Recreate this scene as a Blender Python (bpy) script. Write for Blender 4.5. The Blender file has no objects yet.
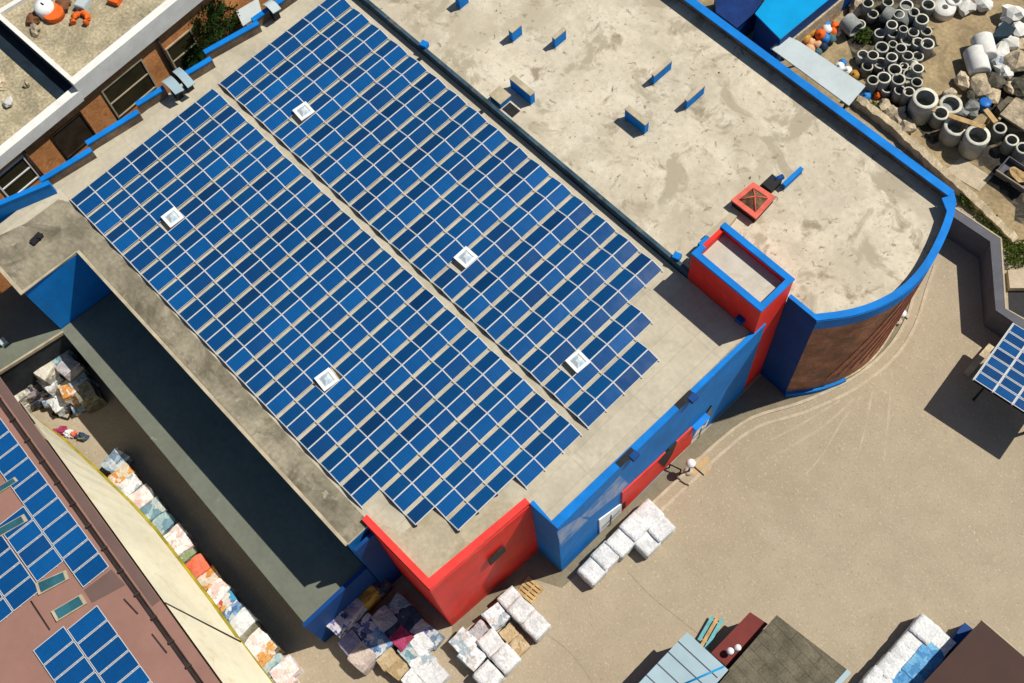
import bpy, bmesh, math, random
from mathutils import Vector, Matrix, noise
random.seed(7)
SC = bpy.context.scene
COL = SC.collection
# ---------------------------------------------------------------- camera model (fitted to the place)
F = 1171.84623
CAM = Vector((57.38541, -3.6843, 86.84487))
RX = Vector((0.6946342312, 0.7168087955, -0.0605676105))
RD = Vector((0.6439624627, -0.6571435112, -0.3917585383))
RF = Vector((-0.3206175782, 0.2331256235, -0.9180723350))
def ray(px, py):
    return RX*((px-512)/F) + RD*((py-341.5)/F) + RF
def at(px, py, z=0.0):
    d = ray(px, py); t = (z-CAM.z)/d.z
    return CAM + d*t
def atu(px, py, u):
    d = ray(px, py); t = (u-CAM.x)/d.x
    return CAM + d*t
def xy(px, py, z=0.0):
    p = at(px, py, z); return (p.x, p.y)

# ---------------------------------------------------------------- materials
def lin(c):
    return tuple(((v/255)/12.92 if v/255 <= .04045 else (((v/255)+.055)/1.055)**2.4) for v in c)
MATS = {}
def mat(name, col, rough=.7, var=.12, scale=1.5, col2=None, bump=0., bscale=None, metal=0., spec=.16,
        detail=6, lo=.35, hi=.68, spots=None, rand=0., coord='Object', streak=None, fine=0.):
    """procedural paint/stone: base colour broken up by two noises; col2 = second tone of the stuff itself"""
    if name in MATS: return MATS[name]
    m = bpy.data.materials.new(name); m.use_nodes = True
    nt = m.node_tree; N = nt.nodes; L = nt.links
    b = N['Principled BSDF']
    b.inputs['Roughness'].default_value = rough; b.inputs['Metallic'].default_value = metal
    b.inputs['Specular IOR Level'].default_value = spec
    tc = N.new('ShaderNodeTexCoord')
    src = tc.outputs['Object']
    if coord == 'World':
        g = N.new('ShaderNodeNewGeometry'); src = g.outputs['Position']
    nz = N.new('ShaderNodeTexNoise'); nz.inputs['Scale'].default_value = scale; nz.inputs['Detail'].default_value = detail
    nz.inputs['Roughness'].default_value = .62
    L.new(src, nz.inputs['Vector'])
    cr = N.new('ShaderNodeValToRGB')
    cr.color_ramp.elements[0].position = lo; cr.color_ramp.elements[1].position = hi
    c1 = col2 if col2 else tuple(c*(1-var*1.6) for c in col)
    c2 = col if col2 else tuple(min(1, c*(1+var)) for c in col)
    cr.color_ramp.elements[0].color = (*c1, 1); cr.color_ramp.elements[1].color = (*c2, 1)
    L.new(nz.outputs['Fac'], cr.inputs['Fac'])
    out = cr.outputs['Color']
    if fine > 0:
        n2 = N.new('ShaderNodeTexNoise'); n2.inputs['Scale'].default_value = scale*9; n2.inputs['Detail'].default_value = 4
        L.new(src, n2.inputs['Vector'])
        mr = N.new('ShaderNodeMapRange'); mr.inputs['From Min'].default_value = .3; mr.inputs['From Max'].default_value = .7
        mr.inputs['To Min'].default_value = 1-fine; mr.inputs['To Max'].default_value = 1+fine
        L.new(n2.outputs['Fac'], mr.inputs['Value'])
        hs = N.new('ShaderNodeHueSaturation'); L.new(mr.outputs['Result'], hs.inputs['Value']); L.new(out, hs.inputs['Color'])
        out = hs.outputs['Color']
    if spots:
        for (sc_, scol, p0, p1, dist) in spots:
            n3 = N.new('ShaderNodeTexNoise'); n3.inputs['Scale'].default_value = sc_; n3.inputs['Detail'].default_value = 7
            n3.inputs['Roughness'].default_value = .65; n3.inputs['Distortion'].default_value = dist
            mp = N.new('ShaderNodeMapping'); mp.inputs['Location'].default_value = (13.7*sc_, 5.1, 2.2)
            L.new(src, mp.inputs['Vector']); L.new(mp.outputs['Vector'], n3.inputs['Vector'])
            r3 = N.new('ShaderNodeMapRange'); r3.inputs['From Min'].default_value = p0; r3.inputs['From Max'].default_value = p1
            L.new(n3.outputs['Fac'], r3.inputs['Value'])
            mx = N.new('ShaderNodeMixRGB'); mx.inputs['Color2'].default_value = (*scol, 1)
            L.new(r3.outputs['Result'], mx.inputs['Fac']); L.new(out, mx.inputs['Color1']); out = mx.outputs['Color']
    if streak:
        n5 = N.new('ShaderNodeTexNoise'); n5.inputs['Scale'].default_value = 1.; n5.inputs['Detail'].default_value = 6; n5.inputs['Roughness'].default_value = .7
        m5 = N.new('ShaderNodeMapping'); m5.inputs['Scale'].default_value = (1.6, 1.6, .10)
        L.new(src, m5.inputs['Vector']); L.new(m5.outputs['Vector'], n5.inputs['Vector'])
        r5 = N.new('ShaderNodeMapRange'); r5.inputs['From Min'].default_value = .5; r5.inputs['From Max'].default_value = .75; r5.inputs['To Max'].default_value = .6
        L.new(n5.outputs['Fac'], r5.inputs['Value'])
        mx = N.new('ShaderNodeMixRGB'); mx.inputs['Color2'].default_value = (*streak, 1)
        L.new(r5.outputs['Result'], mx.inputs['Fac']); L.new(out, mx.inputs['Color1']); out = mx.outputs['Color']
    if rand > 0:
        oi = N.new('ShaderNodeObjectInfo')
        mr = N.new('ShaderNodeMapRange'); mr.inputs['To Min'].default_value = 1-rand; mr.inputs['To Max'].default_value = 1+rand
        L.new(oi.outputs['Random'], mr.inputs['Value'])
        hs = N.new('ShaderNodeHueSaturation'); L.new(mr.outputs['Result'], hs.inputs['Value']); L.new(out, hs.inputs['Color'])
        out = hs.outputs['Color']
    L.new(out, b.inputs['Base Color'])
    if bump > 0:
        bp_ = N.new('ShaderNodeBump'); bp_.inputs['Strength'].default_value = bump; bp_.inputs['Distance'].default_value = .05
        n4 = N.new('ShaderNodeTexNoise'); n4.inputs['Scale'].default_value = bscale or scale*6; n4.inputs['Detail'].default_value = 5
        L.new(src, n4.inputs['Vector']); L.new(n4.outputs['Fac'], bp_.inputs['Height']); L.new(bp_.outputs['Normal'], b.inputs['Normal'])
    MATS[name] = m
    return m
def add_grid(m, sx, sy, offx=.5, width=.02, dark=.72, rot=0., strength=1.):
    """joints between slabs / sheets / bricks, multiplied into the base colour of the material itself"""
    nt = m.node_tree; N = nt.nodes; L = nt.links; b = N['Principled BSDF']
    src = b.inputs['Base Color'].links[0].from_socket
    g = N.new('ShaderNodeNewGeometry'); mp = N.new('ShaderNodeMapping'); mp.inputs['Rotation'].default_value = (0, 0, rot)
    L.new(g.outputs['Position'], mp.inputs['Vector'])
    nz = N.new('ShaderNodeTexNoise'); nz.inputs['Scale'].default_value = .6
    ad = N.new('ShaderNodeVectorMath'); ad.operation = 'MULTIPLY_ADD'
    ad.inputs[1].default_value = (.06, .06, .06); L.new(nz.outputs['Color'], ad.inputs[0]); L.new(mp.outputs['Vector'], ad.inputs[2])
    br = N.new('ShaderNodeTexBrick'); br.inputs['Scale'].default_value = 1; br.inputs['Brick Width'].default_value = sx
    br.inputs['Row Height'].default_value = sy; br.inputs['Mortar Size'].default_value = width; br.offset = offx
    br.inputs['Mortar Smooth'].default_value = .3
    br.inputs['Color1'].default_value = (1, 1, 1, 1); br.inputs['Color2'].default_value = (.9, .9, .89, 1); br.inputs['Mortar'].default_value = (dark, dark, dark, 1)
    L.new(ad.outputs['Vector'], br.inputs['Vector'])
    mx = N.new('ShaderNodeMixRGB'); mx.blend_type = 'MULTIPLY'; mx.inputs['Fac'].default_value = strength
    L.new(src, mx.inputs['Color1']); L.new(br.outputs['Color'], mx.inputs['Color2']); L.new(mx.outputs['Color'], b.inputs['Base Color'])
    return m

GROUND = mat('dusty_concrete_paving', (.375, .307, .213), .96, .05, .06, fine=.06, bump=.5, bscale=7., coord='World',
             spots=[(.05, (.325, .26, .175), .48, .70, .6), (.22, (.41, .34, .245), .56, .8, 1.2), (1.6, (.64, .57, .46), .695, .76, .6), (4.5, (.28, .225, .15), .56, .70, .3), (6.0, (.50, .43, .32), .56, .70, .3)])
APRON = mat('grey_apron_paving', (.215, .185, .125), .93, .1, .5, fine=.1, coord='World')
KERB = mat('worn_kerb_concrete', (.46, .38, .27), .9, .1, 1.2, fine=.12, coord='World')
DIRT = mat('yard_dirt', (.33, .25, .14), .97, .15, .35, fine=.2, bump=.7, coord='World', spots=[(.4, (.20, .15, .085), .5, .68, .8)])
DARKSOIL = mat('dark_yard_soil', (.05, .045, .035), .95, .3, .7, fine=.3, bump=.8, coord='World', spots=[(.5, (.16, .13, .08), .52, .62, .8)])
ROOFC = mat('main_roof_concrete', (.50, .445, .335), .92, .08, .3, fine=.07, coord='World',
            spots=[(.22, (.36, .315, .235), .55, .72, 1.2), (1.3, (.33, .28, .2), .68, .76, 1.), (5., (.1, .09, .07), .78, .82, .2)])
add_grid(ROOFC, 6.0, 1.55, .0, .03, .82, math.radians(90))
EAVE = mat('mottled_eave_slabs', (.30, .262, .185), .93, .2, .35, fine=.15, coord='World', bump=.5, spots=[(.45, (.13, .11, .075), .50, .66, .6), (1.4, (.40, .36, .27), .60, .70, .4)])
add_grid(EAVE, 3.6, 1.0, .0, .05, .86, 0)
ROOFU = mat('upper_roof_felt', (.56, .495, .375), .94, .08, .22, fine=.09, coord='World', bump=.25,
            spots=[(.13, (.42, .365, .265), .45, .64, .5), (.35, (.62, .56, .44), .52, .68, .3), (.45, (.29, .24, .165), .56, .66, .6), (.20, (.37, .32, .23), .56, .61, .8), (1.5, (.27, .22, .15), .60, .66, .5), (5., (.40, .35, .26), .55, .7, .2), (2.2, (.06, .05, .035), .675, .71, .6), (.75, (.10, .085, .06), .69, .735, 1.6)])
TANR = mat('tan_roof_screed', (.43, .365, .255), .93, .1, .5, fine=.1, coord='World', spots=[(.5, (.33, .275, .18), .5, .6, .3)])
BLUE = mat('blue_wall_paint', (.004, .175, .53), .65, .12, .35, coord='World', fine=.05, streak=(.02, .12, .30), spots=[(.35, (.02, .17, .45), .62, .85, 1.)])
BLUET = mat('bright_blue_coping', (.002, .18, .57), .65, .12, .6, coord='World', spots=[(1.1, (.02, .16, .52), .66, .74, 1.)])
NAVY = mat('deep_and_shaded_blue_paint', (.004, .05, .20), .6, .12, .5, coord='World')  # deep blue; on blue block and annex walls shade is put into it
PALEB = mat('pale_blue_patch', (.30, .37, .52), .6, .15, .8, col2=(.02, .18, .5), lo=.36, hi=.6, streak=(.05, .2, .5), coord='World')
RED = mat('red_wall_paint', (.74, .03, .02), .5, .1, .4, coord='World', streak=(.42, .05, .035), spots=[(.4, (.78, .09, .06), .58, .72, .6)])
REDC = mat('red_coping_paint', (.78, .055, .045), .4, .1, .8, coord='World')
WHITE = mat('white_paint', (.78, .78, .75), .55, .06, 1.5, coord='World')
CREAMW = mat('white_cornice_render', (.74, .72, .66), .7, .07, .8, coord='World', fine=.04)
BRICK = mat('orange_brick', (.66, .28, .10), .9, .2, .5, fine=.2, coord='World', spots=[(.35, (.66, .31, .12), .55, .7, .5), (.7, (.3, .13, .06), .6, .72, .5)])
TERRA = mat('terracotta_cladding', (.36, .15, .085), .6, .3, .6, fine=.25, coord='World', spots=[(.5, (.17, .09, .045), .48, .64, .5)])
TERRAL = mat('light_terracotta_strip', (.52, .20, .13), .8, .2, 1.2, fine=.1, coord='World')
GLASSD = mat('dark_window_glass', (.02, .02, .016), .12, .2, .8, spec=.6)
BRWN = mat('brown_boarding', (.045, .03, .018), .8, .25, 1.0)
INNER = mat('bare_parapet_render', (.17, .125, .09), .95, .3, .6, fine=.2, coord='World')
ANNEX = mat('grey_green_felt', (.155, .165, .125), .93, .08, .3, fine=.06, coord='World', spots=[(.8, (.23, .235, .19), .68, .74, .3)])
EDGE = mat('pale_edge_trim', (.45, .38, .26), .85, .15, 1., coord='World')
BROWNR = mat('pinkish_brown_sheet_roof', (.285, .152, .118), .6, .06, .25, fine=.03, coord='World')
BROWND = mat('dark_brown_roof_tone', (.145, .092, .078), .6, .08, .4, coord='World')
GUTTER = mat('gutter_metal', (.04, .028, .024), .6, .2, 1., coord='World')
CREAMC = mat('cream_plastic_sheet', (.78, .72, .53), .5, .06, .35, fine=.03, coord='World', spots=[(.35, (.62, .53, .33), .55, .75, 2.5), (.9, (.36, .31, .2), .70, .76, 3.)])
YELLOW = mat('yellow_edge_board', (.36, .29, .015), .6, .25, 1.2, coord='World')
ALU = mat('aluminium_frame', (.52, .52, .51), .45, .04, 3., metal=.0)
ALUD = mat('dark_mount_steel', (.03, .03, .03), .7, .1, 3.)
CURB = mat('skylight_kerb', (.70, .66, .56), .7, .1, 2.)
DOME = mat('skylight_dome', (.22, .40, .56), .12, .3, 2.5, col2=(.6, .62, .6), spec=.6)
LBLUE = mat('pale_blue_metal_sheet', (.33, .44, .48), .45, .06, .5, coord='World')
GREYS = mat('pale_grey_sheet', (.46, .52, .52), .55, .05, .5, coord='World', fine=.03)
BRTBLUE = mat('bright_blue_sheet', (.0, .29, .60), .4, .07, .5, coord='World')
SLATE = mat('old_felt_slab_roof', (.145, .125, .085), .93, .2, .8, fine=.2, coord='World', spots=[(.5, (.075, .062, .045), .55, .68, .8)])
add_grid(SLATE, 2.2, .8, .5, .03, .6, math.radians(3))
MAROON = mat('maroon_sheet', (.165, .028, .022), .6, .1, .8, coord='World')
CHOC = mat('chocolate_roof_sheet', (.058, .028, .021), .65, .05, .5, coord='World')
GRAVEL = mat('gravel_roof', (.40, .34, .22), .96, .2, .5, fine=.3, bump=.9, bscale=5, coord='World', spots=[(.4, (.28, .24, .15), .52, .66, .8), (1.5, (.55, .5, .38), .65, .75, .3)])
GREYW = mat('grey_retaining_wall', (.115, .115, .13), .85, .1, .6, coord='World', fine=.06)
STONEW = mat('pale_stone_wall', (.48, .39, .255), .93, .2, .8, fine=.25, bump=.8, coord='World', spots=[(.8, (.30, .23, .14), .56, .68, .4)])
CONC = mat('grey_ring_concrete', (.31, .32, .295), .92, .2, 1.1, fine=.12, bump=.3, rand=.25)
CONCL = mat('ring_rim_concrete', (.58, .55, .44), .9, .15, 2., fine=.12, rand=.2)
CONCW = mat('white_cement_block', (.68, .66, .60), .9, .1, 1.2, fine=.1, rand=.12)
ROCK = mat('tan_rubble', (.52, .42, .28), .95, .3, 1.2, fine=.25, bump=.6, rand=.2)
ROCKD = mat('dark_rubble', (.10, .09, .065), .95, .3, 1.2, fine=.25, bump=.6, rand=.2)
WOOD = mat('raw_timber', (.47, .31, .14), .85, .2, 2., fine=.15)
LEAF = mat('conifer_leaf', (.045, .105, .022), .8, .4, 1.5, rand=.2)
LEAF2 = mat('weed_leaf', (.10, .15, .022), .8, .4, 1.5)
BARK = mat('bark', (.08, .055, .035), .95, .3, 3.)
LAMPW = mat('white_lamp_shell', (.82, .82, .80), .4, .03, 3.)
DARKM = mat('dark_steel', (.02, .02, .022), .6, .2, 2.)
TIREM = mat('faded_tyre_mark', (.425, .35, .25), .95, .1, .8, fine=.1, coord='World')
CRACK = mat('crack_filler', (.29, .235, .165), .95, .1, 2., coord='World')

def pv_material(name, base, rnd):
    m = bpy.data.materials.new(name); m.use_nodes = True; nt = m.node_tree; N = nt.nodes; L = nt.links; b = N['Principled BSDF']
    b.inputs['Specular IOR Level'].default_value = .22
    tc = N.new('ShaderNodeTexCoord')
    br = N.new('ShaderNodeTexBrick'); br.offset = 0; br.inputs['Scale'].default_value = 1
    br.inputs['Brick Width'].default_value = .164; br.inputs['Row Height'].default_value = .164; br.inputs['Mortar Size'].default_value = .004
    br.inputs['Color1'].default_value = (*base, 1); br.inputs['Color2'].default_value = (*[c*.9 for c in base], 1); br.inputs['Mortar'].default_value = (*[c*1.5+.01 for c in base], 1)
    L.new(tc.outputs['Object'], br.inputs['Vector'])
    oi = N.new('ShaderNodeObjectInfo')
    cr = N.new('ShaderNodeValToRGB'); e = cr.color_ramp.elements
    e[0].position = 0; e[0].color = (.62, .62, .66, 1); e[1].position = 1; e[1].color = (1.0, 1.22, 1.2, 1)
    for p, c in ((.12, (1.2, .8, .8)), (.25, (.8, .84, .86)), (.6, (.85, .98, .98)), (.85, (.95, 1.08, 1.06))):
        k = e.new(p); k.color = (*c, 1)
    L.new(oi.outputs['Random'], cr.inputs['Fac'])
    nz = N.new('ShaderNodeTexNoise'); nz.inputs['Scale'].default_value = .09; nz.inputs['Detail'].default_value = 3
    g = N.new('ShaderNodeNewGeometry'); L.new(g.outputs['Position'], nz.inputs['Vector'])
    mr = N.new('ShaderNodeMapRange'); mr.inputs['From Min'].default_value = .3; mr.inputs['From Max'].default_value = .7; mr.inputs['To Min'].default_value = .8; mr.inputs['To Max'].default_value = 1.2
    L.new(nz.outputs['Fac'], mr.inputs['Value'])
    mx = N.new('ShaderNodeMixRGB'); mx.blend_type = 'MULTIPLY'; mx.inputs['Fac'].default_value = rnd
    L.new(br.outputs['Color'], mx.inputs['Color1']); L.new(cr.outputs['Color'], mx.inputs['Color2'])
    hs = N.new('ShaderNodeHueSaturation'); L.new(mr.outputs['Result'], hs.inputs['Value']); L.new(mx.outputs['Color'], hs.inputs['Color'])
    L.new(hs.outputs['Color'], b.inputs['Base Color'])
    n2 = N.new('ShaderNodeTexNoise'); n2.inputs['Scale'].default_value = 1.3; L.new(g.outputs['Position'], n2.inputs['Vector'])
    m2 = N.new('ShaderNodeMapRange'); m2.inputs['To Min'].default_value = .10; m2.inputs['To Max'].default_value = .20; L.new(n2.outputs['Fac'], m2.inputs['Value']); L.new(m2.outputs['Result'], b.inputs['Roughness'])
    return m
PV = pv_material('solar_cell_blue', (.004, .064, .205), .95)
PV_SHADED = pv_material('solar_cell_blue_shaded', (.004, .052, .160), 1.)  # same cells darker for north-west tilts; their shade is in the colour

# ---------------------------------------------------------------- mesh helpers
ORG = {}
class MB:
    def __init__(s): s.v = []; s.f = []; s.m = []; s.mi = 0; s.sm = []; s.smooth = False
    def mat(s, i): s.mi = i; return s
    def face(s, pts):
        b = len(s.v); s.v += [Vector(p) for p in pts]; s.f.append(list(range(b, b+len(pts)))); s.m.append(s.mi); s.sm.append(s.smooth)
    def grid(s, rings, close=True, cap0=True, cap1=True):
        b = len(s.v); n = len(rings[0])
        for r in rings: s.v += [Vector(p) for p in r]
        for i in range(len(rings)-1):
            for j in range(n if close else n-1):
                k = (j+1) % n
                s.f.append([b+i*n+j, b+i*n+k, b+(i+1)*n+k, b+(i+1)*n+j]); s.m.append(s.mi); s.sm.append(s.smooth)
        if cap0: s.f.append([b+j for j in range(n)][::-1]); s.m.append(s.mi); s.sm.append(False)
        if cap1: s.f.append([b+(len(rings)-1)*n+j for j in range(n)]); s.m.append(s.mi); s.sm.append(False)
    def prism(s, poly, z0, z1, top=True, bottom=True):
        a = sum(poly[i][0]*poly[(i+1) % len(poly)][1]-poly[(i+1) % len(poly)][0]*poly[i][1] for i in range(len(poly)))
        if a < 0: poly = poly[::-1]
        s.grid([[(x, y, z0) for x, y in poly], [(x, y, z1) for x, y in poly]], True, bottom, top)
    def box(s, x0, x1, y0, y1, z0, z1): s.prism([(x0, y0), (x1, y0), (x1, y1), (x0, y1)], z0, z1)
    def obox(s, c, size, rz=0., tilt=None):
        M = Matrix.Rotation(rz, 3, 'Z')
        if tilt: M = M @ Matrix.Rotation(tilt[0], 3, tilt[1])
        x, y, z = [d/2 for d in size]; c = Vector(c)
        P = lambda a, b_, d: c + M @ Vector((a*x, b_*y, d*z))
        s.grid([[P(-1, -1, -1), P(1, -1, -1), P(1, 1, -1), P(-1, 1, -1)], [P(-1, -1, 1), P(1, -1, 1), P(1, 1, 1), P(-1, 1, 1)]])
    def wall(s, a, b, z0, z1, th, side=0):
        """upright slab from a to b; side -1/0/+1 puts its thickness right / centred / left of the line"""
        a = Vector(a[:2]); b = Vector(b[:2]); d = (b-a).normalized(); n = Vector((-d.y, d.x))
        l = n*(th*(.5+.5*side)); r = n*(-th*(.5-.5*side))
        s.prism([tuple(a+r), tuple(b+r), tuple(b+l), tuple(a+l)], z0, z1)
    def strip(s, path, w0, w1, z0, z1):
        """band along a path, from offset w0 to w1 on its left"""
        n = len(path); off = []
        for i in range(n):
            p = Vector(path[i][:2]); a = Vector(path[max(i-1, 0)][:2]); c = Vector(path[min(i+1, n-1)][:2])
            d = (c-a).normalized(); nn = Vector((-d.y, d.x))
            if 0 < i < n-1:
                d1 = (p-a).normalized(); k = abs(Vector((-d1.y, d1.x)).dot(nn)); nn = nn/max(k, .5)
            off.append((p+nn*w0, p+nn*w1))
        rings = [[(o[0].x, o[0].y, z0), (o[1].x, o[1].y, z0), (o[1].x, o[1].y, z1), (o[0].x, o[0].y, z1)] for o in off]
        s.grid(rings)
    def tube(s, path, r, n=8, smooth=True):
        sm = s.smooth; s.smooth = smooth; rings = []
        for i, p in enumerate(path):
            p = Vector(p); a = Vector(path[max(i-1, 0)]); c = Vector(path[min(i+1, len(path)-1)])
            d = (c-a).normalized(); x = d.orthogonal().normalized(); y = d.cross(x)
            rr = r[i] if isinstance(r, (list, tuple)) else r
            rings.append([p + x*rr*math.cos(t*2*math.pi/n) + y*rr*math.sin(t*2*math.pi/n) for t in range(n)])
        s.grid(rings); s.smooth = sm
    def lathe(s, prof, n=20, c=(0, 0, 0), M=None, close=False):
        sm = s.smooth; s.smooth = True; c = Vector(c); M = M or Matrix.Identity(3)
        rings = [[c + M @ Vector((r*math.cos(t*2*math.pi/n), r*math.sin(t*2*math.pi/n), z)) for t in range(n)] for r, z in prof]
        if close: rings.append(rings[0])
        s.grid(rings, True, not close, not close); s.smooth = sm
    def mesh(s, name, mats, org=(0, 0, 0)):
        o = Vector(org); me = bpy.data.meshes.new(name)
        me.from_pydata([tuple(v-o) for v in s.v], [], s.f)
        for m in (mats if isinstance(mats, (list, tuple)) else [mats]): me.materials.append(m)
        for p, i, sm in zip(me.polygons, s.m, s.sm): p.material_index = i; p.use_smooth = sm
        me.update()
        bm = bmesh.new(); bm.from_mesh(me); bmesh.ops.recalc_face_normals(bm, faces=bm.faces); bm.to_mesh(me); bm.free()
        return me
    def build(s, name, mats, parent=None, org=None):
        o = Vector(org) if org is not None else (ORG[parent.name] if parent else Vector((0, 0, 0)))
        ob = bpy.data.objects.new(name, s.mesh(name, mats, o)); COL.objects.link(ob)
        if parent:
            ob.parent = parent; ob.location = o-ORG[parent.name]
        else: ob.location = o
        ORG[ob.name] = Vector(o)
        return ob
def tag(o, label=None, cat=None, group=None, kind=None):
    if label: o['label'] = label
    if cat: o['category'] = cat
    if group: o['group'] = group
    if kind: o['kind'] = kind
    return o
def thing(name, label, cat, loc=(0, 0, 0), group=None, rz=0.):
    o = bpy.data.objects.new(name, None); COL.objects.link(o); o.location = loc; o.empty_display_size = .3
    o.rotation_euler.z = rz; ORG[o.name] = Vector(loc)
    return tag(o, label, cat, group)
def link_copy(src, parent=None, loc=None, rot=None, scl=None):
    c = src.copy(); COL.objects.link(c); c.parent = parent
    if loc is not None: c.location = loc
    if rot is not None: c.rotation_euler = rot
    if scl is not None: c.scale = scl
    return c
def from_mesh(name, me, parent=None, loc=(0, 0, 0), rot=(0, 0, 0), scl=(1, 1, 1)):
    o = bpy.data.objects.new(name, me); COL.objects.link(o); o.parent = parent; o.location = loc; o.rotation_euler = rot; o.scale = scl
    ORG[o.name] = Vector(loc)
    return o
def quadpts(pts, z): return [xy(x, y, z) for x, y in pts]
ORD = ['first', 'second', 'third', 'fourth', 'fifth', 'sixth', 'seventh', 'eighth', 'ninth', 'tenth', 'eleventh', 'twelfth', 'thirteenth', 'fourteenth', 'fifteenth', 'sixteenth', 'seventeenth', 'eighteenth', 'nineteenth', 'twentieth']

# ================================================================= the ground
g = MB(); g.face([(-420, -420, 0), (480, -420, 0), (480, 480, 0), (-420, 480, 0)])
tag(g.build('ground', GROUND), kind='structure')
# yard north-east of the building: dirt, with a dark area under the ring store
g = MB(); g.face([(-30, 45.2, .004), (34, 54.0, .004), (50.5, 53.0, .004), (75, 52.5, .004), (75, 130, .004), (-30, 130, .004)])
tag(g.build('yard_ground', DIRT), kind='structure')
def blob(pts, z, name, m, seed=0, amp=.5, sub=6):
    random.seed(seed); P = [Vector(xy(x, y, 0)) for x, y in pts]; out = []
    for i in range(len(P)):
        a, b = P[i], P[(i+1) % len(P)]
        for k in range(sub): out.append(a.lerp(b, k/sub) + Vector((random.uniform(-amp, amp), random.uniform(-amp, amp))))
    mb = MB(); mb.face([(p.x, p.y, z) for p in out]); return tag(mb.build(name, m), kind='structure')
blob([(846, 40), (842, -25), (930, -30), (925, 20), (935, 45), (922, 75), (913, 95), (940, 115), (985, 130), (975, 150), (940, 145), (905, 118), (880, 100), (862, 80)], .008, 'ring_store_soil', DARKSOIL, 1, .5)
blob([(965, 88), (985, 55), (1010, 20), (1040, 5), (1075, 60), (1060, 130), (1010, 128), (985, 112)], .012, 'dark_soil', DARKSOIL, 2, .5)
blob([(975, 140), (1000, 125), (1060, 150), (1060, 240), (1030, 245), (1000, 190), (978, 160)], .016, 'trailer_soil', DARKSOIL, 3, .4)  # dark soil patch by the trailer
# apron along the front and the kerb lines round the curved end
ap = [xy(452, 640), xy(480, 618), xy(530, 578), xy(562, 588), xy(600, 553), xy(640, 515), xy(680, 478), xy(716, 444), xy(752, 418), xy(800, 402), xy(848, 380), xy(884, 352), xy(905, 322), xy(915, 295)]
inner = [(47.2, 42.5), (46.9, 36), (45.3, 30.6), (43.2, 30.2), (43.0, 8.0), (40.2, 8.0), (40.1, -.4)]
g = MB(); g.face([(p[0], p[1], .004) for p in ap] + [(p[0], p[1], .004) for p in inner])
tag(g.build('pavement', APRON), kind='structure')
k1 = [xy(x, y) for x, y in [(600, 553), (640, 515), (680, 478), (716, 444), (752, 418), (800, 403), (848, 381), (884, 353), (905, 322), (917, 285), (925, 262)]]
def smooth_path(p, n=4):
    out = []
    for i in range(len(p)-1):
        p0 = Vector(p[max(i-1, 0)]); p1 = Vector(p[i]); p2 = Vector(p[i+1]); p3 = Vector(p[min(i+2, len(p)-1)])
        for k in range(n):
            t = k/n; out.append(tuple(.5*((2*p1)+(-p0+p2)*t+(2*p0-5*p1+4*p2-p3)*t*t+(-p0+3*p1-3*p2+p3)*t**3)))
    out.append(tuple(p[-1])); return out
k1 = smooth_path(k1)
g = MB(); g.strip(k1, -.12, .12, 0, .10); tag(g.build('kerb', KERB), kind='structure')
g = MB(); g.strip(k1, -.95, -.70, 0, .055); tag(g.build('gutter_kerb', KERB), kind='structure')
for pts in ([(855, 398), (825, 425), (790, 447), (770, 458)], [(862, 395), (843, 420), (822, 455), (805, 475)], [(872, 392), (866, 425), (858, 455)], [(892, 372), (888, 420), (884, 462)], [(840, 400), (800, 425), (770, 440)]):
    p = smooth_path([xy(*q) for q in pts]); g = MB()
    for sgn in (-1, ):
        n = len(p)
        for i in range(n-1):
            a = Vector(p[i]); b = Vector(p[i+1]); d = (b-a).normalized(); nn = Vector((-d.y, d.x))*.10*(1-.5*i/n)
            g.face([(*(a-nn), .004), (*(b-nn), .004), (*(b+nn), .004), (*(a+nn), .004)])
    tag(g.build('tyre_mark', TIREM), kind='structure')
for pts in ([(628, 572), (652, 597), (673, 614), (697, 633)], [(545, 633), (565, 648), (583, 668), (596, 690)], [(640, 500), (655, 512), (640, 530)][:2]):
    p = smooth_path([xy(*q) for q in pts]); g = MB()
    for i in range(len(p)-1):
        a = Vector(p[i]); b = Vector(p[i+1]); d = (b-a).normalized(); nn = Vector((-d.y, d.x))*.03
        g.face([(*(a-nn), .006), (*(b-nn), .006), (*(b+nn), .006), (*(a+nn), .006)])
    tag(g.build('paving_crack', CRACK), kind='structure')

# ================================================================= main hall
H = 13.0
hall = thing('main_hall', 'large flat roofed blue and red hall carrying the two big solar arrays', 'building', (20, 12, 0))
fp = [(-2.3, -20), (3.62, -20), (3.62, -6.95), (3.9, -6.95), (3.9, -2.05), (34.25, -2.25), (34.25, -.5), (40.12, -.42), (40.62, 7.95), (43.05, 8.05), (43.05, 26.9), (36.9, 27.0), (-2.3, 27.0)]
# the wing north-west runs on under the roof past the frame
fp = [(-2.3, -6.98), (3.62, -6.92), (3.9, -2.05), (34.25, -2.25), (34.25, -.5), (40.12, -.42), (40.62, 7.95), (43.05, 8.05), (43.05, 26.9), (-2.3, 27.0)]
w = MB(); w.prism(fp, 0, H-.16, top=False)
w.box(42.985, 43.05, 26.902, 28.05, 0, H-.16); w.build('wall', BLUE, hall)
r = MB(); r.prism(fp, H-.157, H); r.build('roof', ROOFC, hall)
# mottled slab strip along the eave and north-west margin
r = MB(); r.prism([(-1.9, -6.9), (3.55, -6.85), (3.8, -1.98), (34.2, -2.18), (34.2, -.3), (28, -.28), (3.3, -.15), (.0, -.15), (-.8, -.6), (-.9, -3.5)], H+.003, H+.03)
r.build('eave_slabs', EAVE, hall)
e = MB(); e.strip([(34.25, -2.22), (3.87, -2.02), (3.6, -6.9), (-2.3, -6.95)], -.02, .22, H+.03, H+.12); e.build('eave_trim', EDGE, hall)
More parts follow.
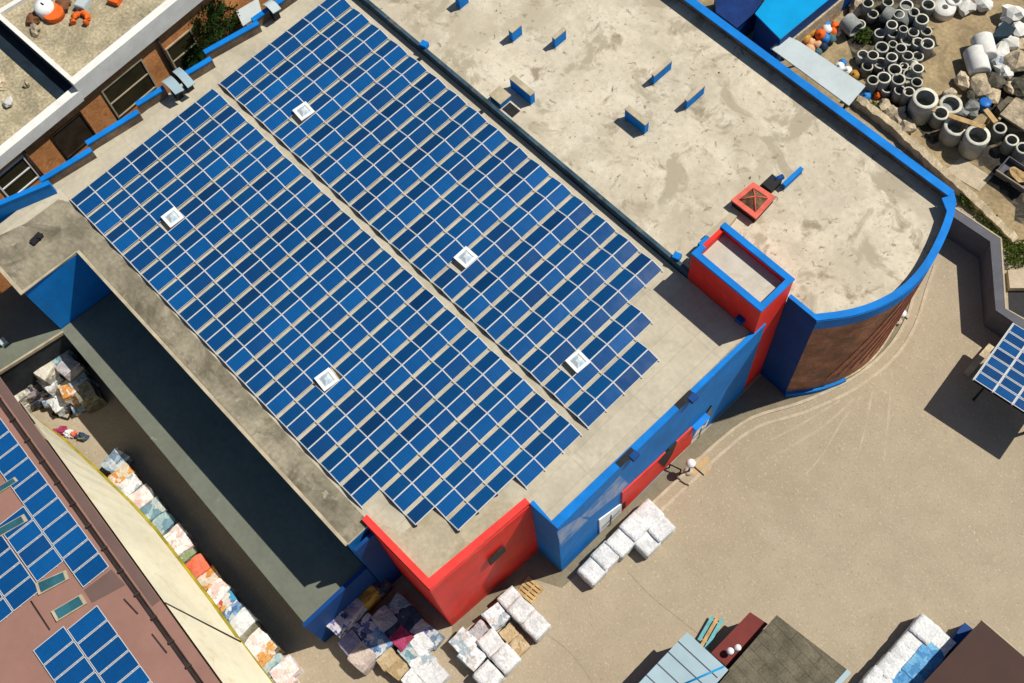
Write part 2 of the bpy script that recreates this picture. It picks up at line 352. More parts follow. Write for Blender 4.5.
# tan screed at the red corner
r = MB(); r.prism([(33.9, -.2), (40.0, -.1), (40.4, 7.8), (36.5, 4.3), (36.2, .8)], H+.004, H+.02); r.build('screed', TANR, hall)
# copings: bright blue on the front, red on the corner block
t = MB(); t.strip([(40.66, 7.92), (43.08, 8.02), (43.08, 26.9)], 0, .32, H-.25, H+.14); t.box(42.986, 43.08, 26.902, 28.06, H-.158, H+.14); t.build('front_coping', BLUET, hall)
t = MB(); t.strip([(43.05-.33, 8.4), (43.05-.33, 26.9)], .0, .07, H, H+.10); t.build('coping_flashing', WOOD, hall)
t = MB(); t.strip([(33.75, -.55), (40.18, -.47), (40.66, 7.9)], 0, .46, H-.1, H+.38); t.build('red_coping', REDC, hall)
rw = MB()
rw.prism([(40.13, -.46), (40.21, -.46), (40.71, 7.93), (40.63, 7.93)], 0, H-.104); rw.build('red_front_wall', RED, hall)
rw = MB(); rw.prism([(34.3, -.59), (40.20, -.51), (40.20, -.465), (34.3, -.545)], 0, H-.104); rw.build('red_side_wall', RED, hall)
# dark recess in the red front
d = MB()
for (ax, ay) in ((497, 556), ):
    p = atu(ax, ay, 40.68); d.box(40.62, 40.78, p.y-.7, p.y+.7, p.z-.4, p.z+.8)
d.build('wall_vent', DARKM, hall)
# front wall furniture (on the plane u = 43.05)
U = 43.05
def fp_(px, py): p = atu(px, py, U); return p.y, p.z
def panel(poly, th, name, m, parent=hall, u=U):
    P = [atu(x, y, u) for x, y in poly]; mb = MB()
    rings = [[(u-.01, p.y, max(p.z, .0)) for p in P], [(u+th, p.y, max(p.z, .0)) for p in P]]
    mb.grid(rings); return mb.build(name, m, parent)
panel([(621.5, 492), (655, 461), (692, 426), (690, 443), (655, 476), (621, 511)], .10, 'red_wall_panel', RED)
panel([(581, 517), (620, 476), (629, 484), (622, 491), (590, 517)], .006, 'pale_patch', PALEB)  # paler blue-grey patches laid on the front wall
panel([(557, 532), (580, 517), (588, 520), (561, 547)], .006, 'pale_patch', PALEB)
panel([(657, 461), (668, 448), (676, 441), (671, 453), (663, 466)], .13, 'doorway', DARKM)
for poly, bar in (([(598.5, 519.5), (621, 503), (621, 511), (599, 532.5)], 0), ([(689, 443.5), (699, 424), (708, 419), (703.5, 430)], 1)):
    dd = panel(poly, .09, 'door', WHITE)
    P = [atu(x, y, U) for x, y in poly]; c = sum((p.y for p in P))/4
    mb = MB(); ys = [p.y for p in P]; zt = max(p.z for p in P)
    mb.box(U+.092, U+.12, c-.06, c+.06, .05, zt*.6); mb.box(U+.092, U+.12, min(ys)+.3, max(ys)-.3, zt*.35, zt*.35+.1); mb.build('door_bar', GLASSD, dd)
panel([(621.5, 502.5), (624.5, 500), (624, 506), (621.5, 508)], .14, 'dark_jamb', DARKM)
mb = MB(); p = atu(707, 411, U); mb.obox((U+.25, p.y-.9, p.z-.1), (.5, 1.5, .08), 0, (math.radians(12), 'Y')); mb.build('door_canopy', BLUET, hall)
panel([(700, 425), (706, 412), (711, 405), (710, 414), (704, 424)], .11, 'dark_glazing', GLASSD)
for (px, py) in ((686, 401), (625, 457)):       # scuppers cut through the parapet
    p = at(px, py, H+.1); sc_ = MB(); sc_.box(U-.42, U+.05, p.y-.75, p.y+.75, H+.005, H+.16); so = sc_.build('scupper', DARKM, hall)
    hd = MB(); hd.box(U-.1, U+.35, p.y+.2, p.y+.8, H-.2, H+.22); hd.build('scupper_hood', NAVY, so)
ln = MB()
for px, py in ((660, 440), ):
    pass
# north-west parapet, a run of short walls each set a little askew
for i, (a, b, zt) in enumerate([((-60, 228), (49, 182), 14.4), ((40, 180), (91, 149), 14.0), ((86, 143), (138, 111), 14.0), ((136, 104), (164, 87), 14.0), ((186, 73), (211, 58), 14.0), ((204, 52), (258, 22), 14.0), ((252, 20), (300, -14), 14.0)]):
    A = at(*a, zt); B = at(*b, zt); pw = MB(); pw.wall(A, B, H-.6, zt-.12, .34, 0)
    po = pw.build('parapet', BLUE if i == 0 else INNER, hall)
    cp = MB(); cp.wall(A, B, zt-.118, zt, .42 if i else .40, 0); cp.build('coping', BLUET, po)
# faint dark hole / bird-hatch on the roof, and a low kerb stone
# dark upstand between the two roofs
up = MB(); up.box(-2.3, 36.9, 27.0, 27.28, H-.2, 13.72); up.build('upstand', mat('dark_upstand_felt', (.045, .085, .115), .8, .3, .8, coord='World', spots=[(.5, (.16, .14, .10), .55, .7, .5)]), hall)
for px, py, nm in ((424, 44, 0), (677, 256, 1)):
    p = at(px, py, 13.9); h = MB(); h.obox((p.x, p.y, 13.75), (.55, .5, .5), .3); h.build('overflow_box', BLUET, hall)
gl = MB()
for px, py, ln_ in ((421, 58, 1.3), (484, 110, 1.3)):
    p = at(px, py, 13.02); gl.box(p.x-.15, p.x+.15, 25.3, 26.6, H+.003, H+.06)
gl.build('drain_channel', DARKM, hall)

# dark loose scrap on the wing roof
p = at(37, 239, 13.1); s = MB(); s.obox((p.x, p.y, 13.16), (.5, .95, .22), .15); s.obox((p.x+.1, p.y+.3, 13.32), (.35, .4, .12), .6)
tag(s.build('roof_scrap', [DARKM], org=(p.x, p.y, 13)), 'small dark scrap bundle lying on the pale wing roof near the blue edge', 'scrap')

# ================================================================= upper building with the curved end
upb = thing('curved_office_block', 'flat roofed block with blue parapet and curved terracotta end wall', 'building', (30, 36, 0))
ZR = 13.08; ZP = 14.15
def bez(a, b, c, d, n):
    a, b, c, d = map(Vector, (a, b, c, d)); return [tuple(a*(1-t)**3+b*3*t*(1-t)**2+c*3*t*t*(1-t)+d*t**3) for t in [i/n for i in range(n+1)]]
Wc = at(817, 320.5, ZP); curve_px = [(817, 320.5), (850, 316), (880, 306.5), (908, 290), (930, 266), (946, 236), (955, 210), (956.5, 188)]
cpts = smooth_path([xy(x, y, ZP) for x, y in curve_px], 5)
NEv = 44.35
cpts[-1] = (cpts[-1][0], NEv)
wa = xy(791, 297.5, ZP)
outer = [(-2.3, 27.28), (36.9, 27.28), (36.9, 30.2), (wa[0], 30.15), (cpts[0][0], cpts[0][1])] + cpts[1:] + [(-2.3, NEv)]
# straight side wall of the block (blue, its shade painted in as navy) and plain walls
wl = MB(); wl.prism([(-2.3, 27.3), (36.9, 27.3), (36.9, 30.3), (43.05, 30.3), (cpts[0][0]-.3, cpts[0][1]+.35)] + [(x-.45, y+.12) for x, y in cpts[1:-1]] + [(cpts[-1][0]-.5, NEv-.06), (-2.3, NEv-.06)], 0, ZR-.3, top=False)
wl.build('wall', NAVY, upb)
rf = MB(); rf.prism([(-2.28, 27.3), (36.92, 27.3), (36.92, 30.28), (43.07, 30.28), (cpts[0][0]-.3, cpts[0][1]+.35)] + [(x-.4, y+.1) for x, y in cpts[1:-1]] + [(cpts[-1][0]-.4, NEv-.1), (-2.28, NEv-.1)], ZR-.29, ZR)
rf.build('roof', ROOFU, upb)
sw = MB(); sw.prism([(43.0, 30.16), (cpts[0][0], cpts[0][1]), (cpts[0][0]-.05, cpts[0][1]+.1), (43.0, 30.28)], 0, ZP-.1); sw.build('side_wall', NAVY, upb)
co = MB(); co.strip([(43.0, 30.16), (cpts[0][0]+.02, cpts[0][1]+.0), (cpts[0][0]+.25, cpts[0][1]+.45)], 0, .3, ZP-.1, ZP); co.build('side_coping', BLUET, upb)
# curved face: blue band on top, terracotta below, dark blue plinth
cur = MB(); cur.strip([c_ for c_ in cpts if c_[1] < NEv-.9]+[(cpts[-1][0]+.02, NEv-.625)], .0, .5, ZP-.12, ZP-.004); cur.build('curved_coping', BLUET, upb)
cur = MB(); cur.strip([c_ for c_ in cpts if c_[1] < NEv-.5]+[(cpts[-1][0], NEv-.03)], -.04, .42, ZP-1.45, ZP-.122); cur.build('curved_parapet', BLUET, upb)
lower = [c_ for c_ in cpts if c_[1] < NEv-.5]+[(cpts[-1][0], NEv-.03)]
cur = MB(); cur.strip(lower, .02, .42, .0, ZP-1.452); tc_ = cur.build('curved_cladding', TERRA, upb)
# slanting pale bands on the cladding
n = len(lower)
def on_curve(t):
    x = t*(n-1); i = min(int(x), n-2); a = Vector(lower[i]); b = Vector(lower[i+1]); p = a.lerp(b, x-i); d = (b-a).normalized(); return p, Vector((d.y, -d.x))
for (t0, z0, t1, z1, wd) in [(.20, 2.0, .46, 12.2, .5), (.27, 2.0, .52, 12.2, .4), (.34, 2.2, .58, 12.3, .55), (.40, 2.3, .64, 12.3, .4), (.46, 2.2, .70, 12.3, .5), (.53, 2.3, .78, 12.3, .4)]:
    b = MB(); rings = []
    for k in range(13):
        s_ = k/12; p, nn = on_curve(t0+(t1-t0)*s_); z = z0+(z1-z0)*s_
        q0 = p - nn*.10; q1 = p + nn*.05
        rings.append([(q0.x, q0.y, z-wd/2), (q1.x, q1.y, z-wd/2), (q1.x, q1.y, z+wd/2), (q0.x, q0.y, z+wd/2)])
    b.grid(rings); b.build('slant_band', TERRAL, tc_)
pl = MB(); pl.strip(lower[:12], -.22, .25, 0, .5); pl.build('plinth', BLUE, upb)
pl = MB(); pl.strip(lower[11:], -.10, .25, 0, .499); pl.build('pale_plinth', STONEW, upb)
# straight north-east parapet
nep = MB(); nep.box(-2.3, cpts[-1][0]-.15, NEv-.3, NEv-.02, ZR-.5, ZP-.12); nep.build('parapet', INNER, upb)
nep = MB(); nep.box(-2.3, cpts[-1][0]+.02, NEv-.62, NEv, ZP-.118, ZP+.002); nep.build('parapet_coping', BLUET, upb)
ic = MB(); ic.strip([c_ for c_ in cpts[4:] if c_[1] < NEv-.9], .421, .47, ZR-.1, ZP-.125); ic.build('parapet_lining', INNER, upb)

# ================================================================= red tower
tz = 16.9
tw = thing('stair_tower', 'red stair tower with bright blue rim rising beside the curved block', 'tower', (40, 28.5, 0))
t0, t1, s0, s1 = 36.95, 42.98, 26.92, 30.14
b = MB(); b.box(t0, t1, s0, s1, 0, tz-1.0); b.build('wall', RED, tw)
b = MB()
b.box(t0, t1, s0, s0+.3, tz-.998, tz-.2); b.box(t0, t1, s1-.3, s1, tz-.998, tz-.2); b.box(t1-.3, t1, s0+.302, s1-.302, tz-.998, tz-.2); b.box(t0, t0+.3, s0+.302, s1-.302, tz-.998, tz-.2)
b.build('parapet', RED, tw)
b = MB(); b.box(t0-.04, t1+.04, s0-.04, s0+.42, tz-.198, tz); b.box(t0-.04, t1+.04, s1-.42, s1+.04, tz-.198, tz); b.box(t1-.38, t1+.04, s0+.422, s1-.422, tz-.198, tz); b.box(t0-.04, t0+.38, s0+.422, s0+.95, tz-.198, tz)
b.build('rim', BLUET, tw)
TROOF = mat('tower_roof_felt', (.54, .50, .42), .92, .1, .6, coord='World', spots=[(1.1, (.05, .045, .04), .70, .72, 2.5), (.5, (.42, .38, .3), .55, .7, 1.)])
b = MB(); b.box(t0+.302, t1-.302, s0+.302, s1-.302, tz-.99, tz-.88); b.build('roof', TROOF, tw)
b = MB(); p = at(744, 314, 14.4); b.obox((p.x, s0-.2, 13.9), (.6, .4, .5)); b.build('wall_box', NAVY, tw)

# ================================================================= solar arrays on the main roof
PP = 2.21905; CW = 1.70; GAP = .65199; TILT = math.radians(13.5)
PD = .992; PWD = 1.668
def panel_mesh(name, L_, D, m, fr=.026):
    mb = MB(); x, y = D/2, L_/2
    mb.mat(0)
    O = [(-x, -y), (x, -y), (x, y), (-x, y)]; I = [(-x+fr, -y+fr), (x-fr, -y+fr), (x-fr, y-fr), (-x+fr, y-fr)]
    for i in range(4):
        j = (i+1) % 4; mb.face([(*O[i], .02), (*O[j], .02), (*I[j], .02), (*I[i], .02)])
        mb.face([(*O[i], -.02), (*O[j], -.02), (*O[j], .02), (*O[i], .02)])
    mb.face([(*p, -.02) for p in O[::-1]])
    mb.mat(1); mb.face([(*p, .017) for p in I])
    me = bpy.data.meshes.new(name); me.from_pydata([tuple(v) for v in mb.v], [], mb.f)
    me.materials.append(ALU); me.materials.append(m)
    for p_, i in zip(me.polygons, mb.m): p_.material_index = i
    me.update(); return me
PM_SE = panel_mesh('panel', PWD, PD, PV); PM_NW = panel_mesh('panel', PWD, PD, PV_SHADED)
ZLOW = .16
hx = PD*math.cos(TILT); zc = H + ZLOW + PD*math.sin(TILT)/2
endsL = [15, 16.5, 17.5, 17.5, 17.5, 18, 18, 18]
endsR = [18, 18, 18, 18, 17, 16, 16]
sky_px = [(173, 218), (304, 112), (466, 258), (327, 380), (578, 362)]
sky_pos = [at(x, y, 13.35) for x, y in sky_px]
def ridge_u(k): return k*PP + hx + .03
def panel_slots(ends, voff):
    for k in range(18):
        for c, e in enumerate(ends):
            for half in (0, 1):
                if k + (half+1)*.5 <= e + 1e-6:
                    u = ridge_u(k) + (-1 if half == 0 else 1)*(hx/2+.018); v = voff + (c+.5)*CW
                    yield k, c, half, u, v
removed = set()
slots = [('L', s) for s in panel_slots(endsL, 0)] + [('R', s) for s in panel_slots(endsR, 8*CW+GAP)]
for sp in sky_pos:
    best = min(slots, key=lambda s: (s[1][3]-sp.x)**2+(s[1][4]-sp.y)**2); removed.add((best[0],)+best[1][:3])
proto = {}
names = {'L': 'the wide array by the eave', 'R': 'the array by the vented roof'}
for side, ends, voff in (('L', endsL, 0.), ('R', endsR, 8*CW+GAP)):
    for k in range(18):
        cells = [(c, half, u, v) for (kk, c, half, u, v) in panel_slots(ends, voff) if kk == k and (side, k, c, half) not in removed]
        ru = ridge_u(k); v0 = min(v for *_, v in cells)-CW/2; v1 = max(v for *_, v in cells)+CW/2
        where = ('%s from the far end of %s' % (ORD[k], names[side])) if k < 17 else 'nearest the front edge of %s' % names[side]
        root = thing('solar_panel_row', 'blue solar panel row, ' + where if side == 'L' else 'blue panel row, ' + where, 'solar panels', (ru, (v0+v1)/2, H), 'solar panel rows on the main hall roof')
        rl = MB()
        cols = sorted(set(c for c, *_ in cells))
        halves = {c: [h for cc, h, *_ in cells if cc == c] for c in cols}
        for c in sorted(set(cols) | set(c+1 for c in cols)):
            v = voff + c*CW; hs = set(halves.get(c, [])+halves.get(c-1, []))
            for h_ in hs:
                sg = -1 if h_ == 0 else 1
                a = Vector((ru + sg*.02, v, H+ZLOW+PD*math.sin(TILT)-.015)); b_ = Vector((ru + sg*(hx+.16), v, H+ZLOW-.035*1.2))
                d = (b_-a).normalized(); up_ = Vector((0, 1, 0)); q = .026
                nrm = d.cross(up_).normalized()*.018
                rl.grid([[a-up_*q-nrm, a+up_*q-nrm, a+up_*q+nrm, a-up_*q+nrm], [b_-up_*q-nrm, b_+up_*q-nrm, b_+up_*q+nrm, b_-up_*q+nrm]])
        zz = H+ZLOW+PD*math.sin(TILT); rl.box(ru-.02, ru+.02, v0-.03, v1+.03, zz-.06, zz-.005); rl.mat(1); ft = rl
        for c in sorted(set(cols) | set(c+1 for c in cols)):
            v = voff + c*CW; ft.box(ru-.05, ru+.05, v-.06, v+.06, H+.003, H+ZLOW+PD*math.sin(TILT)-.06)
        rl.build('mounting_rail', [ALU, ALUD], root)
        for c, half, u, v in cells:
            ang = -TILT if half == 0 else TILT
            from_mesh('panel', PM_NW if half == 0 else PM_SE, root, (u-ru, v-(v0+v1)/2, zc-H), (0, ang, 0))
# skylights standing in the arrays
slab = ['white framed skylight nearest the far left corner of the wide solar array', 'white framed skylight near the upper end of the solar array by the vented roof',
        'white framed skylight about halfway down the solar array by the vented roof', 'white framed skylight low down on the eave side of the wide solar array',
        'white framed skylight near the front end of the solar array by the vented roof']
kb = MB(); kb.box(-.55, .55, -.55, .55, 0, .42)
kb_me = None; fr_me = None; dm_me = None
for sp, lb in zip(sky_pos, slab):
    o = thing('skylight', lb, 'skylight', (sp.x, sp.y, H+.003), 'skylights between the solar panels', math.radians(random.uniform(-6, 6)))
    if kb_me is None:
        kb_me = kb.mesh('kerb_box', CURB)
        f_ = MB(); f_.box(-.62, .62, -.62, -.40, .422, .5); f_.box(-.62, .62, .40, .62, .422, .5); f_.box(-.62, -.40, -.398, .398, .422, .5); f_.box(.40, .62, -.398, .398, .422, .5); fr_me = f_.mesh('frame', WHITE)
        d_ = MB(); d_.grid([[(-.398, -.398, .43), (.398, -.398, .43), (.398, .398, .43), (-.398, .398, .43)], [(-.12, -.12, .62), (.12, -.12, .62), (.12, .12, .62), (-.12, .12, .62)]]); dm_me = d_.mesh('dome', DOME)
    from_mesh('upstand', kb_me, o); from_mesh('frame', fr_me, o); from_mesh('dome', dm_me, o)

# ================================================================= roof furniture on the upper roof
def upstand_vent(px, py, lu, lv, h, rz, label, cap=True, face=BLUET):
    p = at(px, py, ZR+h); o = thing('roof_vent', label, 'roof vent', (p.x, p.y, ZR), 'blue roof vents on the upper roof', rz)
    b_ = MB(); b_.box(-lu/2, lu/2, -lv/2, lv/2, .003, h-.08); bb = b_.mesh('body', face); from_mesh('body', bb, o)
    c_ = MB(); c_.box(-lu/2-.03, lu/2+.03, -lv/2-.03, lv/2+.03, h-.078, h); from_mesh('cap', c_.mesh('cap', EDGE if cap else BLUET), o)
    k_ = MB(); k_.box(-lu/2-.07, lu/2+.07, -lv/2-.07, lv/2+.07, .004, .05); from_mesh('flashing', k_.mesh('flashing', ROOFU), o)
    return o
upstand_vent(637, 115, 2.0, .42, 1.3, 0, 'large blue roof vent with long cream cap, middle of the upper roof')
upstand_vent(522, 85, 2.2, .42, 1.3, 0, 'large blue roof vent with cream cap beside a cream chimney stub')
upstand_vent(662, 67, .26, 1.9, 1.15, 0, 'narrow blue roof vent behind the large vent, nearer the far parapet')
upstand_vent(695, 92, .26, 1.9, 1.15, 0, 'narrow blue roof vent with cream cap closest to the far blue parapet')
upstand_vent(515, 27, .4, 1.0, 1.25, 0, 'small square blue roof vent near the top edge, left of its twin')
upstand_vent(559, 33, .3, 1.2, 1.2, 0, 'small blue roof vent with leaning cream sheet near the top edge')
upstand_vent(461, -6, .5, .9, 1.25, 0, 'blue roof vent cut by the top edge of the photo')
upstand_vent(793, 176, .25, 1.9, .7, 0, 'thin blue blade vent beside the red pyramid roof light', cap=False, face=BLUE)
# cream chimney stub
p = at(500, 95, ZR+.7); o = thing('chimney_stub', 'short cream chimney stub with blue sides beside the large blue vent', 'chimney', (p.x, p.y, ZR))
b_ = MB(); b_.box(-.55, .55, -.5, .5, .003, .62); from_mesh('body', b_.mesh('body', BLUE), o); b_ = MB(); b_.box(-.62, .62, -.56, .56, .622, .72); from_mesh('cap', b_.mesh('cap', EDGE), o)
b_ = MB(); b_.box(.65, 1.75, -.45, .35, .003, .06); from_mesh('trough', b_.mesh('trough', DARKM), o)
# dark duct end
p = at(772, 182, ZR+.5); o = thing('duct_box', 'dark duct box next to the thin blue blade vent', 'duct', (p.x, p.y, ZR))
b_ = MB(); b_.box(-.45, .45, -.55, .55, .003, .45); from_mesh('body', b_.mesh('body', DARKM), o); b_ = MB(); b_.tube([(0, .3, .3), (.2, 1.0, .3)], .2, 10); from_mesh('pipe', b_.mesh('pipe', NAVY), o)
# red pyramid roof light
cs = [at(x, y, ZR+.8) for x, y in ((753, 182), (776, 197), (756, 219), (731, 200))]; c = sum(cs, Vector())/4
o = thing('pyramid_roof_light', 'red framed pyramid roof light behind the red tower', 'roof light', (c.x, c.y, ZR))
L = [(q.x-c.x, q.y-c.y) for q in cs]
b_ = MB(); b_.prism([(x*.92, y*.92) for x, y in L], .003, .68); from_mesh('base', b_.mesh('base', DARKM), o)
b_ = MB(); s_ = .66
for i in range(4):
    j = (i+1) % 4; P0, P1 = L[i], L[j]
    b_.prism([P0, P1, (P1[0]*s_, P1[1]*s_), (P0[0]*s_, P0[1]*s_)], .683, .82)
PINK = mat('sun_bleached_red', (.66, .13, .09), .6, .15, 1.5); from_mesh('frame', b_.mesh('frame', PINK), o)
b_ = MB(); apex = (0, 0, 1.25)
for i in range(4):
    j = (i+1) % 4; b_.face([(L[i][0]*.655, L[i][1]*.655, .76), (L[j][0]*.655, L[j][1]*.655, .76), apex])
AMBER = mat('dirty_amber_glass', (.22, .14, .07), .35, .3, 3., col2=(.06, .04, .025)); from_mesh('glazing', b_.mesh('glazing', AMBER), o)
b_ = MB()
for i in range(4): b_.tube([(L[i][0]*.66, L[i][1]*.66, .78), apex], .05, 5)
from_mesh('rib', b_.mesh('rib', PINK), o)
# pale slab box in front of the tower
cs = [at(x, y, ZR+.5) for x, y in ((730, 212.5), (737, 216), (716, 242), (705, 235))]; c = sum(cs, Vector())/4
b_ = MB(); b_.prism([(q.x, q.y) for q in cs], ZR+.003, ZR+.5)
TANB = mat('tan_slab_box', (.42, .36, .25), .9, .1, 1.); tag(b_.build('slab_box', TANB, org=(c.x, c.y, ZR)), 'long tan slab box between the red tower and the pyramid roof light', 'roof box')
b_ = MB(); p = at(708, 245, 14.2); b_.obox((p.x, p.y, 13.85), (1.1, .9, 1.0), 0.0); tag(b_.build('blue_hatch', [BLUE], org=(p.x, p.y, ZR)), 'small dark blue hatch box touching the corner of the red tower', 'hatch')

# ventilation hoods on the north-west margin
def hood(pts, z, label, m=LBLUE):
    cs = [at(x, y, z) for x, y in pts]; c = sum(cs, Vector())/4
    o = thing('ventilation_hood', label, 'vent hood', (c.x, c.y, H), 'sheet metal vent hoods along the roof edge')
    a, b_, cc, d = [q-Vector((c.x, c.y, H)) for q in cs]; mb = MB(); n_ = 8; top = []; bot = []
    for i in range(n_+1):
        t = i/n_; arch = .38*math.sin(math.pi*t*.85+.2)-.15
        top.append([a.lerp(d, t)+Vector((0, 0, arch)), b_.lerp(cc, t)+Vector((0, 0, arch))])
    rings = [[l, r, r-Vector((0, 0, .06)), l-Vector((0, 0, .06))] for l, r in top]
    mb.grid(rings); from_mesh('sheet', mb.mesh('sheet', m), o)
    ce = (a+b_+cc+d)/4; mb = MB(); mb.obox((ce.x, ce.y, (z-H)*.5-.05), (.6, .55, (z-H)-.12)); from_mesh('duct', mb.mesh('duct', DARKM), o)
    return o
hood([(161, 81), (170.5, 75), (184, 89.5), (175, 94)], 14.5, 'light blue curved vent hood, lower left one of the pair at the roof edge')
hood([(172, 71), (179, 66.5), (195, 82.7), (187.5, 87.5)], 14.5, 'light blue curved vent hood, upper right one of the pair at the roof edge')
hood([(262, 4), (270, -1), (281, 8), (273, 13)], 14.4, 'curved vent hood by the blue parapet at the top edge of the photo', GREYS)

# ================================================================= lower annex
AZ = 6.4
an = thing('lower_annex', 'low annex with grey green felt roof lying in the shade of the hall', 'building', (15, -5, 0))
af = [(-2.3, -16.5), (3.16, -16.5), (4.12, -6.95), (34.2, -7.86), (34.2, -2.31), (3.96, -2.11), (3.66, -7.0), (-2.3, -7.05)]
af = [(-2.3, -16.5), (2.55, -16.5), (3.95, -6.98), (34.15, -7.86), (34.2, -2.31), (3.97, -2.12), (3.68, -6.99), (-2.3, -7.05)]
b_ = MB(); b_.prism(af, 0, AZ-.1, top=False); b_.build('wall', mat('shade_darkened_annex_wall', (.03, .035, .04), .9, .3, .6, coord='World'), an)  # the court's shade is put into this dark wall colour
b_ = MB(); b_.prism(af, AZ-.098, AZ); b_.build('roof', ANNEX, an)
b_ = MB(); b_.strip([(2.52, -16.4), (3.93, -6.9)], -.14, .02, AZ-.25, AZ+.08); b_.build('edge_trim', EDGE, an)
b_ = MB(); b_.wall((34.2, -8.0), (34.2, -2.3), 0, AZ+.35, .3, -1); b_.build('blue_end_wall', NAVY, an)  # blue wall with the corner block's shade put into its colour
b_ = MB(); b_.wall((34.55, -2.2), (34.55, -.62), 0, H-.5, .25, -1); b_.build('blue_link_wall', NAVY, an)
for (px, py) in ((0, 338), ):
    p = at(2, 341, AZ+.4); c_ = MB(); c_.obox((p.x, p.y, AZ+.2), (.5, .5, .4)); c_.build('roof_cowl', GREYS, an)

# ================================================================= brown building bottom left
BZ = 8.3
bb = thing('brown_building', 'brown sheet roofed building with flush solar panels and cream lean-to', 'building', (20, -20, 0))
def bq(x, y, z=BZ): return xy(x, y, z)
Ea = Vector(bq(20, 405)); Eb = Vector(bq(220, 683)); Ed = (Eb-Ea).normalized()
E0 = Ea-Ed*14; E1 = Eb+Ed*8; En = Vector((-Ed.y, Ed.x))   # +v side
if En.y < 0: En = -En
b_ = MB(); q = [tuple(E0), tuple(E1), tuple(E1-En*18), tuple(E0-En*18)]
b_.prism(q, BZ-.15, BZ); b_.build('roof', BROWNR, bb)
ins = [tuple(E0-En*4.2+Ed*.3), tuple(E1-En*4.2-Ed*.3), tuple(E1-En*17.7-Ed*.3), tuple(E0-En*17.7+Ed*.3)]
b_ = MB(); b_.prism(ins, 0, BZ-.152, top=False); b_.build('wall', CREAMC, bb)
G0 = Vector(bq(20, 430)); ra = Vector(bq(36.6, 455)); rb_ = Vector(bq(189.5, 664)); rdir = (rb_-ra).normalized(); roff = (ra.lerp(rb_, .5)-Ea).dot(-En)
# darker strip laid along the edge, ends beside the skylights
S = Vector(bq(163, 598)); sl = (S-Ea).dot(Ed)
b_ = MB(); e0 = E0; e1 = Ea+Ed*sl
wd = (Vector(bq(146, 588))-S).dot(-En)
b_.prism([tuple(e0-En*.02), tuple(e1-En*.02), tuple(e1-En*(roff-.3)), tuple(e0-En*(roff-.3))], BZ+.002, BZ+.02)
b_.prism(quadpts([(84, 590), (111.5, 569.5), (125.5, 585), (92, 603)], BZ), BZ+.002, BZ+.02)  # quad of painted shade on the roof below the panels
b_.build('dark_roof_overlay', BROWND, bb)
# gutter with brackets
b_ = MB(); a_, c_ = E0-En*1.45, E1-En*1.45
def strip2(mb, a, c, w, z0, z1):
    n_ = En*(w/2); mb.prism([tuple(a-n_), tuple(c-n_), tuple(c+n_), tuple(a+n_)], z0, z1)
strip2(b_, E0-En*(roff-.13), E1-En*(roff-.13), .06, BZ+.002, BZ+.12); strip2(b_, E0-En*(roff+.13), E1-En*(roff+.13), .06, BZ+.002, BZ+.12); strip2(b_, E0-En*roff, E1-En*roff, .2, BZ+.002, BZ+.03); L_ = (E1-E0).length; k = 0
while k*2.1 < L_:
    c_ = E0+Ed*(k*2.1)-En*roff; q_ = Ed*.09; n_ = En*.19
    b_.prism([tuple(c_-q_-n_), tuple(c_+q_-n_), tuple(c_+q_+n_), tuple(c_-q_+n_)], BZ+.003, BZ+.22); k += 1
b_.build('snow_rail', GUTTER, bb)
# seams in the roof sheet
b_ = MB()
for (a, c) in (((31, 601), (50, 630)), ((124, 599), (138, 614)), ((152, 634), (167, 653))):
    A = Vector(bq(*a)); C_ = Vector(bq(*c)); d = (C_-A).normalized(); n_ = Vector((-d.y, d.x))*.05; b_.prism([tuple(A-n_), tuple(C_-n_), tuple(C_+n_), tuple(A+n_)], BZ+.003, BZ+.05)
b_.build('roof_seam', GUTTER, bb)
# roof windows
for pts in ([(36.5, 583), (64, 571), (66.5, 579), (39.5, 593.5)], [(52.5, 611), (79.5, 595), (84.5, 603.5), (57.5, 620)], [(-4, 488), (13.5, 477.5), (16.5, 481), (-4, 494)], [(-6, 531), (22, 515), (25.5, 521), (-6, 539)]):
    cs = [at(x, y, BZ+.25) for x, y in pts]; c = sum(cs, Vector())/4
    f_ = MB(); f_.prism([(c.x+(q.x-c.x)*1.12, c.y+(q.y-c.y)*1.12) for q in cs], BZ+.002, BZ+.2); fo = f_.build('roof_window', EDGE, bb)
    f_ = MB(); f_.prism([(c.x+(q.x-c.x)*.93, c.y+(q.y-c.y)*.9) for q in cs], BZ+.2, BZ+.23); f_.build('pane', mat('teal_glass', (.03, .12, .15), .15, .2, 1., spec=.6), fo)
# cream lean-to
leanp = MB()
topl = [Ea-Ed*1.0+(Eb+Ed*8-Ea+Ed*1.0)*(k_/9) for k_ in range(10)]; botl = [Vector(xy(*q_, 2.2)) for q_ in ((24, 413), (60, 437), (100, 474), (128, 501), (153, 528), (178, 560), (209, 600), (236, 638), (270, 683), (325, 752))]
zt = BZ-.9
